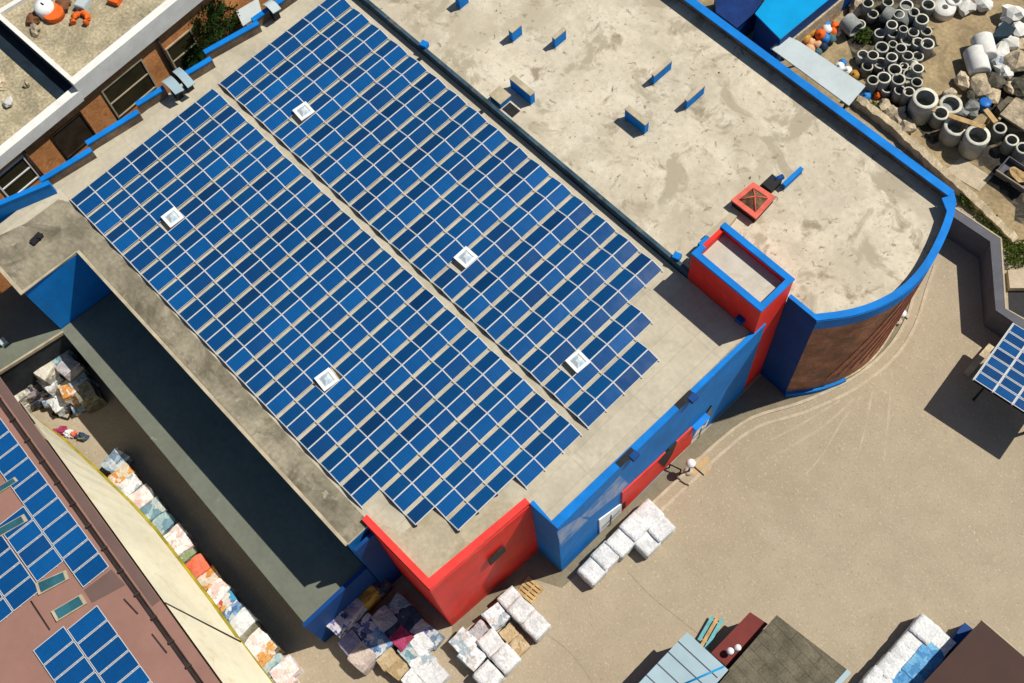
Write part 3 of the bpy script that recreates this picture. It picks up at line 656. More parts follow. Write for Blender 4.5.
# sheets as a slanted thick skin
def skin(mb, T, B, za, zb, th):
    rings = []
    for a, b__ in zip(T, B):
        rings.append([(a.x, a.y, za), (b__.x, b__.y, zb), (b__.x, b__.y, zb-th), (a.x, a.y, za-th)])
    mb.grid(rings)
TT = []; BB_ = []
def curve_sample(L_, m_):
    out = []
    for i in range(m_+1):
        t = i/m_*(len(L_)-1); j = min(int(t), len(L_)-2); out.append(L_[j].lerp(L_[j+1], t-j))
    return out
ts_ = Vector(xy(163, 605, zt)); tf = (ts_-topl[0]).length/(topl[-1]-topl[0]).length; bf = 7.05/9
def frac(L_, f0, f1, m_):
    out = []
    for i in range(m_+1):
        t = (f0+(f1-f0)*i/m_)*(len(L_)-1); j = min(int(t), len(L_)-2); out.append(L_[j].lerp(L_[j+1], t-j))
    return out
T1 = frac(topl, 0, tf, 14)+frac(topl, tf, 1, 10)[1:]; B1 = frac(botl, 0, bf, 14)+frac(botl, bf, 1, 10)[1:]
skin(leanp, T1[:15], B1[:15], zt, 2.2, .08); lo = leanp.build('lean_to_sheet', CREAMC, bb)
leanp = MB(); skin(leanp, [p+En*.02 for p in T1[14:]], [p+En*.12 for p in B1[14:]], zt+.06, 2.27, .08); leanp.build('lean_to_sheet', CREAMC, bb)
sm_ = MB(); a = T1[14]; c = B1[14]; sm_.tube([(a.x, a.y, zt+.1), (c.x+.3, c.y+.1, 2.35)], .07, 6); sm_.build('sheet_seam', GUTTER, bb)
ye = MB(); rings = []
for p in B1: rings.append([(p.x, p.y+.02, 1.7), (p.x, p.y+.16, 1.7), (p.x, p.y+.16, 2.1), (p.x, p.y+.02, 2.22)])
ye.grid(rings); ye.build('yellow_edge', YELLOW, bb)
po = MB()
for p in B1[::4]: po.box(p.x-.07, p.x+.07, p.y-.12, p.y+.02, 0, 1.72)
po.build('lean_to_post', DARKM, bb)
# flush panels on the brown roof, one thing per block
def flush_block(p00, ax_u, ax_v, nu, nv, du, dv, label, z=BZ+.14, skip=(), skew=0.):
    o = thing('solar_array', label, 'solar panels', (p00.x, p00.y, z-.14), 'flush solar arrays on the brown roof')
    ang = math.atan2(ax_u.y, ax_u.x)
    me = panel_mesh('panel', dv-.05, du-.05, PV, .05)
    rr = MB()
    for j in range(nv):
        for yy in (.25, .75):
            a = ax_v*((j+yy)*dv); b__ = a + ax_u*(nu*du); n_ = ax_v.normalized()*.03
            rr.prism([tuple(a-n_), tuple(b__-n_), tuple(b__+n_), tuple(a+n_)], .03, .115)
    from_mesh('mounting_rail', rr.mesh('mounting_rail', ALU), o)
    for i in range(nu):
        for j in range(nv):
            if (i, j) in skip: continue
            c = ax_u*((i+.5)*du+j*skew)+ax_v*((j+.5)*dv); from_mesh('panel', me, o, (c.x, c.y, .14), (0, 0, ang))
    return o
c0 = Vector(bq(98, 605)); c1 = Vector(bq(154, 683)); c2 = Vector(bq(29, 646.5))
axu = (c1-c0).normalized(); mid = Vector(bq(66, 625.5)); dvv = (c0-mid).length
axv = -(Vector((-axu.y, axu.x))) ; axv = axv if axv.y < 0 else -axv
du_ = (Vector(bq(109, 619.5))-c0).length
flush_block(c0, axu, axv, 9, 2, du_, 2.5, 'two panel wide flush solar array at the lower end of the brown roof', skew=-.36)
e_ = Vector(bq(110.5, 567)); f_ = Vector(bq(83.5, 588)); dv2 = (e_-f_).length
axu2 = axu; 
flush_block(e_-axu2*(16*du_), axu2, axv, 16, 1, du_, dv2, 'long single file of flush solar panels nearest the gutter of the brown roof')
g_ = f_-axu*((f_-Vector(bq(63, 563))).dot(axu))
flush_block(g_-axu2*(4*du_), axu2, axv, 4, 1, du_, dv2, 'short block of four flush solar panels between the roof windows')
h_ = g_+axv*(dv2+.06)+axu*((Vector(bq(37.5, 594))-g_).dot(axu)); flush_block(h_-axu2*(6*du_), axu2, axv, 6, 2, du_, dv2, 'flush solar array cut by the left edge of the photo')

# ================================================================= brick building top left
br = thing('brick_building', 'orange brick building with white cornice and littered gravel roof', 'building', (-12, 5, 0))
BT = 15.5
ba = Vector(xy(-30, 185, 14)); bc = Vector(xy(200, -4, 14)); bd = (bc-ba).normalized(); bn = Vector((-bd.y, bd.x)); bn = bn if bn.x < 0 else -bn
kx = Vector(xy(76, 92, 14.0)); kt = (kx-ba).dot(bd)
A0 = ba-bd*10; A1 = ba+bd*kt; A2 = bc+bd*16
RZ1 = 14.75; RZ2 = 15.6    # left roof, right (higher) roof
b_ = MB(); b_.prism([tuple(A0), tuple(A2), tuple(A2+bn*30), tuple(A0+bn*30)], 0, 13.7, top=False); b_.build('wall', BRICK, br)
b_ = MB(); b_.prism([tuple(A0), tuple(A1), tuple(A1+bn*30), tuple(A0+bn*30)], 13.702, RZ1-.3); b_.prism([tuple(A1+bd*.01), tuple(A2), tuple(A2+bn*30), tuple(A1+bn*30+bd*.01)], 13.702, RZ2-.3); b_.build('roof', GRAVEL, br)
# white cornices
b_ = MB(); n1 = bn*-.55
b_.prism([tuple(A0-bn*.45), tuple(A1-bn*.45), tuple(A1+bn*.28), tuple(A0+bn*.28)], 13.75, RZ1+.1); b_.build('cornice', CREAMW, br)
b_ = MB(); b_.prism([tuple(A1-bn*.42+bd*.01), tuple(A2-bn*.42), tuple(A2+bn*.25), tuple(A1+bn*.25+bd*.01)], 13.9, RZ2+.12); b_.build('cornice', CREAMW, br)
b_ = MB(); q0 = A1+bn*.252; b_.prism([tuple(q0), tuple(q0+bn*30), tuple(q0+bn*30+bd*.35), tuple(q0+bd*.35)], 13.9, RZ2+.12); b_.build('cross_parapet', CREAMW, br)
b_ = MB(); b_.prism([tuple(q0-bd*.05), tuple(q0+bn*30-bd*.05), tuple(q0+bn*30-bd*.003), tuple(q0-bd*.003)], 13.9, RZ2-.1); b_.build('parapet_shade', mat('painted_shade', (.012, .022, .032), .6, .2, 1.), br)  # shaded side of the higher parapet, painted dark
b_ = MB(); q1 = q0-bd*1.5; b_.prism([tuple(q1), tuple(q1+bn*30), tuple(q0+bn*30-bd*.052), tuple(q0-bd*.052)], RZ1-.298, RZ1-.27); b_.build('roof_shadow_strip', mat('painted_shade', (.02, .035, .05), .6, .2, 1.), br)  # parapet's cast shadow laid on the lower roof as a dark strip
b_ = MB(); q2 = Vector(xy(0, 12, 15.6)); q3 = Vector(xy(25, -3, 15.6)); dd_ = (q3-q2).normalized(); nn_ = Vector((-dd_.y, dd_.x))*.2; b_.prism([tuple(q2-dd_*12-nn_), tuple(q3+dd_*25-nn_), tuple(q3+dd_*25+nn_), tuple(q2-dd_*12+nn_)], RZ2-.3, RZ2+.1); b_.build('far_parapet', CREAMW, br)
# windows on the brick face
def brick_at(px, py):
    d = ray(px, py); n3 = Vector((bn.x, bn.y, 0)); o3 = Vector((ba.x, ba.y, 0)); t = (o3-CAM).dot(n3)/d.dot(n3); return CAM+d*t
def bwin(pts, frame, pane, bars=1):
    P = [brick_at(x, y) for x, y in pts]; s = [(Vector((p.x, p.y))-ba).dot(bd) for p in P]; z = [p.z for p in P]
    s0_, s1_, z0_, z1_ = min(s), max(s), max(min(z), 6.), max(z)
    def bx(mb, a, b__, c, d, dep0, dep1):
        mb.prism([tuple(ba+bd*a-bn*dep0), tuple(ba+bd*b__-bn*dep0), tuple(ba+bd*b__-bn*dep1), tuple(ba+bd*a-bn*dep1)], c, d)
    f__ = MB(); fw = .13
    bx(f__, s0_, s1_, z1_-fw, z1_, -.02, .10); bx(f__, s0_, s1_, z0_, z0_+fw, -.02, .10); bx(f__, s0_, s0_+fw, z0_+fw+.002, z1_-fw-.002, -.02, .10); bx(f__, s1_-fw, s1_, z0_+fw+.002, z1_-fw-.002, -.02, .10)
    for i in range(bars):
        zz = z0_+(z1_-z0_)*(i+1)/(bars+1); bx(f__, s0_+fw+.002, s1_-fw-.002, zz-.06, zz+.06, -.02, .09)
    w_ = f__.build('window', frame, br); p_ = MB(); bx(p_, s0_+.05, s1_-.05, z0_+.05, z1_-.05, -.02, .03); p_.build('pane', pane, w_)
OLIVE = mat('olive_glass', (.045, .036, .016), .25, .2, .8, spec=.5)
bwin([(102, 90), (142, 60), (155, 85), (118, 118)], EDGE, OLIVE)
bwin([(165, 50), (188, 30), (203, 55), (180, 72)], EDGE, OLIVE)
bwin([(50, 136), (82, 114), (95, 135), (65, 156)], BRWN, BRWN, 0)
bwin([(2, 172), (25, 158), (38, 176), (10, 200)], WHITE, OLIVE)
pp = MB(); a = brick_at(33, 163); pp.tube([(a.x+.15, a.y, 13.6), (a.x+.15, a.y, 6)], .09, 6)
a = brick_at(168, 60); pp.tube([(a.x+.15, a.y, 13.8), (a.x+.15, a.y, 5)], .11, 6); pp.build('downpipe', GUTTER, br)
# litter on the gravel roof
ORNG = mat('orange_plastic', (.72, .13, .02), .5, .1, 2.); ORNB = mat('rust_brown', (.18, .08, .04), .9, .3, 2.)
p = at(46, 12, RZ2); o = thing('water_tank', 'white lidded tank with orange sleeve among rusty scrap on the gravel roof', 'tank', (p.x, p.y, RZ2-.297))
b_ = MB(); b_.lathe([(.75, 0), (.78, .5), (.7, .9), (.25, 1.0)], 16, (-.2, .1, 0)); from_mesh('lid', b_.mesh('lid', WHITE), o)
b_ = MB(); b_.lathe([(.8, 0), (.82, .45), (.8, .52)], 14, (.55, .35, 0)); from_mesh('sleeve', b_.mesh('sleeve', ORNG), o)
b_ = MB(); b_.tube([(-.3, .1, 1.02), (.0, .15, 1.04)], .06, 6); from_mesh('handle', b_.mesh('handle', DARKM), o)
p = at(80, 19, RZ2); b_ = MB(); rr = [(math.cos(t), math.sin(t)) for t in [i*.45 for i in range(11)]]
b_.tube([(p.x+.6*a, p.y+.6*c, RZ2-.05) for a, c in rr], .24, 8); tag(b_.build('hose_coil', ORNG, org=(p.x, p.y, RZ2-.3)), 'open loop of thick orange hose on the gravel roof', 'hose')
p = at(115, -1, RZ2); b_ = MB(); b_.obox((p.x, p.y, RZ2-.05), (.9, .8, .45), .4); b_.obox((p.x, p.y+.2, RZ2+.22), (.6, .5, .12), .2); tag(b_.build('plastic_crate', ORNG, org=(p.x, p.y, RZ2-.3)), 'orange crate at the top edge of the gravel roof', 'crate')
p = at(83, 4, RZ2); b_ = MB(); b_.obox((p.x, p.y, RZ2), (.9, 1.0, .55), .4); b_.obox((p.x, p.y, RZ2+.3), (.8, .9, .06), .4); tag(b_.build('storage_box', GREYS, org=(p.x, p.y, RZ2-.3)), 'pale grey storage box near the top edge of the gravel roof', 'box')
def lumpy(name, size, seed, m, sub=2, amp=.25):
    bm = bmesh.new(); bmesh.ops.create_icosphere(bm, subdivisions=sub, radius=.5)
    for v in bm.verts:
        n_ = noise.noise(v.co*2.2+Vector((seed*3.1, seed, 0)))*amp + noise.noise(v.co*5+Vector((seed, 0, 9)))*amp*.4
        v.co += v.normal*n_; v.co.x *= size[0]; v.co.y *= size[1]; v.co.z = (v.co.z+.42)*size[2]
    me = bpy.data.meshes.new(name); bm.to_mesh(me); bm.free()
    for mm in (m if isinstance(m, list) else [m]): me.materials.append(mm)
    return me
for i, (px, py, sx, m, lb) in enumerate([(64, 5, 1.4, ORNB, 'rusty brown scrap heap right of the white tank'), (33, 20, 1.1, ORNB, 'dark rusty scrap lump below the white tank'), (36, 31, .9, ROCK, 'broken brick rubble on the gravel roof below the tank'), (1, 83, 1.3, ROCK, 'orange stained rubble at the left edge of the lower gravel roof'), (9, 104, .8, CONCW, 'white plaster lump on the lower gravel roof'), (27, 85, .5, ROCK, 'small stone lumps beside the dark roof shadow')]):
    z_ = RZ2-.3 if i < 3 else RZ1-.3; p = at(px, py, z_+.1); o = from_mesh('rubble_heap', lumpy('rubble_heap', (sx, sx*.9, .6), i+40, m, 2, .4), None, (p.x, p.y, z_)); tag(o, lb, 'rubble')

# tree in the gap between the buildings
tp = at(206, 30, 10.5); tr = thing('conifer_tree', 'dark green bushy tree squeezed between brick building and blue parapet', 'tree', (tp.x, tp.y, 0))
b_ = MB(); b_.tube([(0, 0, 0), (.05, .1, 5), (0, .1, 11)], [.22, .16, .05], 8)
for k in range(9):
    a = k*2.4; z_ = 5+k*.6; b_.tube([(0, .1, z_), (math.cos(a)*.7, .1+math.sin(a)*1.0, z_+.9)], [.06, .02], 5)
from_mesh('trunk', b_.mesh('trunk', BARK), tr)
random.seed(3); b_ = MB()
for k in range(5200):
    ce = random.choice([(0, 0, 10.6, 1.3), (.1, -1.2, 10.2, 1.1), (-.2, 1.3, 10.6, 1.2), (.1, .5, 11.9, .9), (0, -.5, 9.2, 1.3), (0, 2.2, 10.2, 1.0), (.2, -2.0, 9.4, .8), (-.4, -.8, 12.0, .7), (-.2, 1.6, 12.0, .7)])
    v = Vector((random.gauss(0, 1), random.gauss(0, 1), random.gauss(0, 1))).normalized()*ce[3]*random.uniform(.45, 1.08)
    c_ = Vector(ce[:3])+Vector((v.x*.75, v.y, v.z)); d = (v.normalized()+Vector((.1, random.uniform(-.3, .3), .5))).normalized()*random.uniform(.25, .55); sd = d.orthogonal().normalized()*random.uniform(.04, .09)
    b_.face([c_-sd, c_+d*.5-sd*.7, c_+d, c_+d*.5+sd])
from_mesh('crown', b_.mesh('crown', LEAF), tr)
# metal sheets in the gap
b_ = MB(); cs = [at(x, y, 10.5) for x, y in ((236, 11), (258, -2), (262, 13), (243, 26))]; b_.prism([(q.x, q.y) for q in cs], 10.4, 10.5)
c = sum(cs, Vector())/4; o = thing('canopy_shelter', 'grey sheet canopy in the gap beside the dark tree', 'canopy', (c.x, c.y, 0)); b2 = MB(); b2.prism([(q.x-c.x, q.y-c.y) for q in cs], 10.4, 10.5); from_mesh('roof', b2.mesh('roof', GREYS), o)
b2 = MB(); b2.box(-.06, .06, -.06, .06, 0, 10.4); from_mesh('post', b2.mesh('post', DARKM), o)

# ================================================================= top right: blue roof, grey canopy
def slab_roof(name, label, cat, pts, z, m, wallm, th=.15, posts=False, wall_in=.25):
    cs = [at(x, y, z) for x, y in pts]; c = sum(cs, Vector())/len(cs)
    o = thing(name, label, cat, (c.x, c.y, 0))
    L_ = [(q.x-c.x, q.y-c.y) for q in cs]
    b_ = MB(); b_.prism(L_, z-th, z); from_mesh('roof', b_.mesh('roof', m), o)
    sh = lambda f: [(x*(1-f/max(1, math.hypot(x, y))), y*(1-f/max(1, math.hypot(x, y)))) for x, y in L_]
    if posts:
        for x, y in sh(.4):
            b_ = MB(); b_.box(x-.07, x+.07, y-.07, y+.07, 0, z-th-.002); from_mesh('post', b_.mesh('post', wallm), o)
    else:
        b_ = MB(); b_.prism(sh(wall_in), 0, z-th-.002, top=False); from_mesh('wall', b_.mesh('wall', wallm), o)
    return o, c
slab_roof('blue_shed', 'bright blue metal roofed shed behind the blue parapet at the top', 'shed', [(780.3, 39), (755, 13.5), (795, -40), (872, -36)], 4.2, BRTBLUE, NAVY)
slab_roof('navy_shed', 'dark navy shed wall and roof beside the bright blue shed', 'shed', [(716, 12), (737, 28), (762, 6), (757, -30), (715, -20)], 3.2, mat('navy_sheet', (.006, .03, .14), .5, .2, 1.), NAVY)
cg, cc = slab_roof('grey_canopy', 'pale grey flat canopy along the outside of the blue parapet', 'canopy', [(770.5, 48), (786, 35.5), (799, 41), (865.5, 86), (849, 105.5)], 3.0, GREYS, DARKM, .12, True)
lg = thing('ledge_wall', 'tan concrete ledge wall along the edge of the bright blue roof', 'wall', (at(815, 22, 1.5).x, at(815, 22, 1.5).y, 0))
b_ = MB(); a = at(790.5, 37, 2.4); c = at(842, -5, 2.4); b_.wall((a.x, a.y), (c.x, c.y), 0, 2.4, .75, 0); ob = b_.build('wall', STONEW, None); ob.parent = lg; ob.location = Vector((0, 0, 0))-Vector((ORG[lg.name].x, ORG[lg.name].y, 0))

# ================================================================= retaining wall and stone wall at the right
rp = [at(x, y, 3.0) for x, y in ((940, 200), (957, 211), (999, 239), (1004, 309), (1026, 322), (1060, 345))]
o = thing('retaining_wall', 'grey angled retaining wall with pale capping right of the curved block', 'wall', (rp[2].x, rp[2].y, 0))
P_ = [(p.x-rp[2].x, p.y-rp[2].y) for p in rp]
b_ = MB(); b_.strip(P_, -.62, .08, 0, 3.0); from_mesh('wall', b_.mesh('wall', GREYW), o)
b_ = MB(); b_.strip(P_, .082, .20, 0, 3.03); from_mesh('capping', b_.mesh('capping', EDGE), o)
sp_ = [at(x, y, .9) for x, y in ((850, 92), (872, 107), (908, 137), (945, 171), (985, 208), (1017, 239))]
o = thing('stone_wall', 'thick pale rubble stone wall running down from the ring store', 'wall', (sp_[3].x, sp_[3].y, 0)); P_ = [(p.x-sp_[3].x, p.y-sp_[3].y) for p in sp_]
b_ = MB(); pth = smooth_path(P_, 8); random.seed(5); rings = []
for i, p in enumerate(pth):
    a = Vector(pth[max(i-1, 0)]); c = Vector(pth[min(i+1, len(pth)-1)]); d = (c-a).normalized(); n_ = Vector((-d.y, d.x)); j = lambda s: random.uniform(-s, s); q = Vector(p)
    rings.append([(*(q-n_*(.40+j(.06))), 0), (*(q+n_*(.40+j(.06))), 0), (*(q+n_*(.33+j(.08))), .85+j(.08)), (*(q-n_*(.33+j(.08))), .85+j(.08))])
b_.grid(rings); from_mesh('masonry', b_.mesh('masonry', STONEW), o)
# weeds between the walls
def weeds(name, label, pts, z, n, h, seed, m=LEAF2, cat='plant'):
    random.seed(seed); cs = [at(x, y, z) for x, y in pts]; c = sum(cs, Vector())/len(cs); b_ = MB()
    for i in range(n):
        a, d_ = random.sample(cs, 2); e3 = random.choice(cs); t, s = random.random(), random.random()*.6; q = (a.lerp(d_, t)).lerp(e3, s)-Vector((c.x, c.y, z))
        q += Vector((random.gauss(0, .12), random.gauss(0, .12), random.uniform(0, h)))
        d = Vector((random.gauss(0, 1), random.gauss(0, 1), random.uniform(.1, 1.2))).normalized()*random.uniform(.12, .32); w_ = d.orthogonal().normalized()*random.uniform(.05, .11)
        b_.face([q-w_*.4, q+d*.5-w_, q+d, q+d*.5+w_])
    st = MB()
    for i in range(8):
        q = random.choice(cs)-Vector((c.x, c.y, z)); st.tube([(q.x*.6, q.y*.6, 0), (q.x*.8, q.y*.8, h)], .02, 4)
    o = thing(name, label, cat, (c.x, c.y, z)); from_mesh('leaves', b_.mesh('leaves', m), o); from_mesh('stems', st.mesh('stems', BARK), o); return o
weeds('weed_patch', 'strip of green weeds growing between the stone wall and the grey wall', [(968, 206), (978, 204), (1012, 240), (1006, 246), (990, 228)], .05, 900, .5, 11)
weeds('weed_bush', 'yellow green weed bush at the right edge behind the grey wall', [(1004, 250), (1024, 245), (1035, 262), (1010, 268)], .05, 900, .8, 12)
weeds('weed_tuft', 'small green weed tuft at the end of the pale grey canopy', [(868, 105), (878, 108), (880, 114), (870, 112)], .05, 250, .6, 13)
b_ = MB(); cs = [at(x, y, .6) for x, y in ((1008, 270), (1040, 268), (1045, 288), (1010, 288))]; c = sum(cs, Vector())/4; b_.prism([(q.x, q.y) for q in cs], .03, .6); tag(b_.build('concrete_slab', KERB, org=(c.x, c.y, 0)), 'grey brown concrete slab at the right edge behind the grey wall', 'slab')
b_ = MB(); cs = [at(x, y, .03) for x, y in ((1008, 289), (1045, 289), (1050, 335), (1009, 312))]; b_.prism([(q.x, q.y) for q in cs], .005, .02); tag(b_.build('dark_ground_patch', [DARKM]), kind='structure')  # flat dark patch on the ground behind the grey wall
b_ = MB(); cs = [at(x, y, .05) for x, y in ((945, 171), (961, 157), (992, 177), (979, 191))]; b_.prism([(q.x, q.y) for q in cs], .017, .05); tag(b_.build('concrete_pad', KERB), kind='structure')

weeds('weed_clump', 'green weed clump among rings at the top of the ring store', [(858, 30), (870, 36), (866, 44), (856, 40)], .05, 500, .6, 14)
weeds('weed_fringe', 'green weed fringe at the foot of the rubble line left of the large rings', [(915, 112), (925, 118), (921, 126), (912, 120)], .05, 400, .6, 15)
weeds('weed_strip', 'green weed strip behind the curved corner along the stone wall', [(958, 196), (966, 200), (972, 208), (962, 204)], .05, 400, .6, 16)
# ================================================================= carport at the right
CZ = 4.3
k0 = at(973.6, 379.5, CZ); k1_ = at(1014, 322.8, CZ); k2 = at(1024, 415, CZ)
av = Vector((k1_.x-k0.x, k1_.y-k0.y)); dvp = av.length/7; av.normalize(); au = Vector((av.y, -av.x)); 
o = thing('solar_carport', 'raised carport roofed with blue solar panels at the right edge', 'carport', (k0.x, k0.y, 0))
nu = 4; dup_ = (Vector((at(993, 391.8, CZ).x-k0.x, at(993, 391.8, CZ).y-k0.y))).length
me = panel_mesh('panel', dvp-.05, dup_-.07, PV, .05)
for i in range(nu):
    for j in range(7):
        c = au*((i+.5)*dup_)+av*((j+.5)*dvp); from_mesh('panel', me, o, (c.x, c.y, CZ-.02), (0, 0, math.atan2(au.y, au.x)))
b_ = MB()
for i in range(nu+1):
    a = au*(i*dup_); c = a+av*(7*dvp); n_ = au*.06; b_.prism([tuple(a-n_), tuple(c-n_), tuple(c+n_), tuple(a+n_)], CZ-.2, CZ-.045)
from_mesh('purlin', b_.mesh('purlin', ALU), o)
b_ = MB(); a = Vector((0, 0)); c = au*(nu*dup_); d = c+av*(7*dvp); e = av*(7*dvp); b_.prism([tuple(a), tuple(c), tuple(d), tuple(e)], CZ-.3, CZ-.205); from_mesh('deck', b_.mesh('deck', GUTTER), o)
for a in (au*1.0+av*.8, au*1.0+av*(6.2*dvp), au*(nu*dup_-1)+av*.8, au*(nu*dup_-1)+av*(6.2*dvp)):
    b_ = MB(); b_.box(a.x-.09, a.x+.09, a.y-.09, a.y+.09, 0, CZ-.302); from_mesh('post', b_.mesh('post', DARKM), o)
p = at(968, 372, .6); b_ = MB(); q_ = at(992, 345, .6); b_.wall((p.x, p.y), (q_.x, q_.y), 0, .6, .5, 0)
tag(b_.build('low_wall', STONEW, org=(p.x, p.y, 0)), 'low stone kerb wall in the shade beside the solar carport', 'wall')

# ================================================================= bottom row of sheds
o, c = slab_roof('light_blue_shed', 'pale blue ribbed metal roofed shed at the bottom edge', 'shed', [(687, 632), (729.5, 671), (695, 712), (618, 705)], 3.6, LBLUE, GREYW)
rb = MB(); A = at(687, 632, 3.6); B_ = at(729.5, 671, 3.6); C_ = at(618, 705, 3.6)
ea = Vector((B_.x-A.x, B_.y-A.y)); eb = Vector((C_.x-A.x, C_.y-A.y)).normalized(); ean = ea.normalized()
for t in (.9, 1.9, 3.0, 4.1):
    s_ = Vector((A.x-c.x, A.y-c.y))+eb*t; e_ = s_+ea*.93; n_ = eb*.03; rb.prism([tuple(s_-n_), tuple(e_-n_), tuple(e_+n_), tuple(s_+n_)], 3.602, 3.65)
from_mesh('sheet_rib', rb.mesh('sheet_rib', GREYW), o)
a = at(724, 666.5, 3.7); d = at(684, 684, 3.7); rb = MB(); rb.tube([(a.x-c.x, a.y-c.y, 3.68), (d.x-c.x, d.y-c.y, 3.68)], .07, 6); from_mesh('roof_pipe', rb.mesh('roof_pipe', BRTBLUE), o)
slab_roof('maroon_container', 'maroon topped container between the pale blue shed and old felt roof', 'container', [(750, 612), (768, 624), (727, 667), (711, 653)], 2.6, MAROON, mat('maroon_side', (.04, .012, .012), .6, .2, 1.))
o, c = slab_roof('felt_roof_shed', 'shed with old brown grey felt slab roof at the bottom edge', 'shed', [(776.6, 615), (849, 671), (812, 712), (702, 700)], 3.6, SLATE, GREYW)
A = at(849, 671, 3.6); B_ = at(812, 712, 3.6); rb = MB(); rb.wall((A.x-c.x, A.y-c.y), (B_.x-c.x, B_.y-c.y), 3.45, 3.66, .35, 0); from_mesh('gutter', rb.mesh('gutter', LBLUE), o)
o, c = slab_roof('chocolate_roof_shed', 'shed with plain dark chocolate brown roof in the bottom right corner', 'shed', [(982, 620), (1045, 674), (1010, 735), (915, 692)], 3.6, CHOC, GREYW, .12)
A = at(982, 620, 3.6); B_ = at(1045, 674, 3.6); rb = MB(); rb.wall((A.x-c.x, A.y-c.y), (B_.x-c.x, B_.y-c.y), 3.4, 3.63, .1, 0); from_mesh('verge_trim', rb.mesh('verge_trim', EDGE), o)
b_ = MB(); p = at(957, 642, .5); b_.obox((p.x, p.y, .6), (.9, 2.4, 1.2), .05); b_.obox((p.x, p.y, 1.25), (.95, 2.45, .1), .05); tag(b_.build('blue_bin', [NAVY], org=(p.x, p.y, 0)), 'dark blue bin tucked behind the chocolate roofed shed', 'bin')
# teal planks on a trestle
p = at(710, 631, .4); o = thing('plank_trestle', 'teal and cream planks on a low trestle beside the pale blue shed', 'planks', (p.x, p.y, 0))
a = at(700, 645, .4); d = at(716, 617, .4); pd = Vector((d.x-a.x, d.y-a.y)).normalized(); ang = math.atan2(pd.y, pd.x)
TEAL = mat('teal_painted_plank', (.14, .40, .43), .6, .15, 2.)
for i, m in enumerate((TEAL, WOOD, TEAL)):
    b_ = MB(); off = (i-1)*.34; b_.obox((-pd.y*off, pd.x*off, .42), (2.5-(.5 if i == 2 else 0), .26, .06), ang); from_mesh('plank', b_.mesh('plank', m), o)
for t in (-.8, .8):
    b_ = MB(); b_.obox((pd.x*t, pd.y*t, .2), (.12, .9, .37), ang); from_mesh('trestle', b_.mesh('trestle', WOOD), o)

# ================================================================= lamps
def lamp(px, py, z, label, arm, scale=1., pole=True):
    p = at(px, py, z); o = thing('street_lamp', label, 'lamp', (p.x, p.y, 0))
    b_ = MB(); b_.tube([(0, 0, 0), (0, 0, z-.3*scale)], [.08, .06], 8); from_mesh('pole', b_.mesh('pole', DARKM), o)
    b_ = MB(); b_.lathe([(.12*scale, z-.35*scale), (.5*scale, z-.2*scale), (.44*scale, z+.08*scale), (.2*scale, z+.28*scale), (.02, z+.33*scale)], 16); from_mesh('lamp_head', b_.mesh('lamp_head', LAMPW), o)
    if arm:
        b_ = MB(); b_.tube([(0, 0, z-.3*scale), arm], .07, 6); from_mesh('arm', b_.mesh('arm', DARKM), o)
    b_ = MB(); b_.lathe([(.35, 0), (.35, .12), (.15, .16)], 10); from_mesh('base', b_.mesh('base', KERB), o)
    return o
lamp(691, 463, 2.2, 'white domed lamp on a short pole by the kerb before the red wall panel', (1.25, .1, 1.7), .75)
lamp(902.5, 313, 1.6, 'small white lamp on a short pole at the foot of the curved wall', (.5, .2, .9), .7)
lamp(730.5, 651, 3.3, 'white ball lamp at the end of the maroon container, lower one of two', None, .55)
lamp(738, 647.5, 3.3, 'white ball lamp on the maroon container, upper one of two', None, .5)
b_ = MB(); p = at(700, 468, .01); pts = []
random.seed(9)
for i in range(14):
    a = i/14*2*math.pi; pts.append((p.x+math.cos(a)*.75*random.uniform(.85, 1.1), p.y+.2+math.sin(a)*.95*random.uniform(.85, 1.1), .005))
b_.face(pts); tag(b_.build('tan_paving_patch', mat('tan_patch', (.47, .33, .17), .95, .1, 2.)), kind='structure')
b_ = MB(); p = at(670, 464.5, .8); q_ = at(681, 469.5, .8); b_.tube([(p.x, p.y, .8), (q_.x, q_.y, .75)], .06, 6); b_.tube([(q_.x, q_.y, .75), (q_.x, q_.y, 0)], .06, 6); b_.tube([(p.x, p.y, .8), (p.x, p.y, 0)], .06, 6)
tag(b_.build('barrier_rail', DARKM, org=(p.x, p.y, 0)), 'thin dark barrier rail at the dark doorway of the red panel', 'railing')

# ================================================================= bales
def bale_mesh(seed, size, m, amp=.07, rough=1.):
    bm = bmesh.new(); bmesh.ops.create_cube(bm, size=1.0)
    bmesh.ops.subdivide_edges(bm, edges=bm.edges, cuts=5, use_grid_fill=True)
    for v in bm.verts:
        c = v.co.copy(); r_ = Vector([math.copysign(min(abs(t), .5), t) for t in c])
        # rounded box
        k = .455; q = Vector([max(-k, min(k, t)) for t in r_]); d = r_-q
        if d.length > 1e-6: r_ = q + d.normalized()*min(d.length, .05)
        w_ = 1 + .05*math.cos(c.x*26)*(.4 if abs(c.y) < .49 else .2)
        nn_ = noise.noise(c*2.6+Vector((seed*7.3, seed*1.7, 0)))*amp*1.3 + noise.noise(c*8+Vector((0, seed*3.3, seed)))*amp*.6*rough
        v.co = r_*(1+nn_); v.co.y *= w_
        v.co.x *= size[0]; v.co.y *= size[1]; v.co.z = (v.co.z+.5)*size[2]
        if v.co.z < .02: v.co.z = 0
    me = bpy.data.meshes.new('bale'); bm.to_mesh(me); bm.free(); me.materials.append(m)
    for p_ in me.polygons: p_.use_smooth = rough < .8
    return me
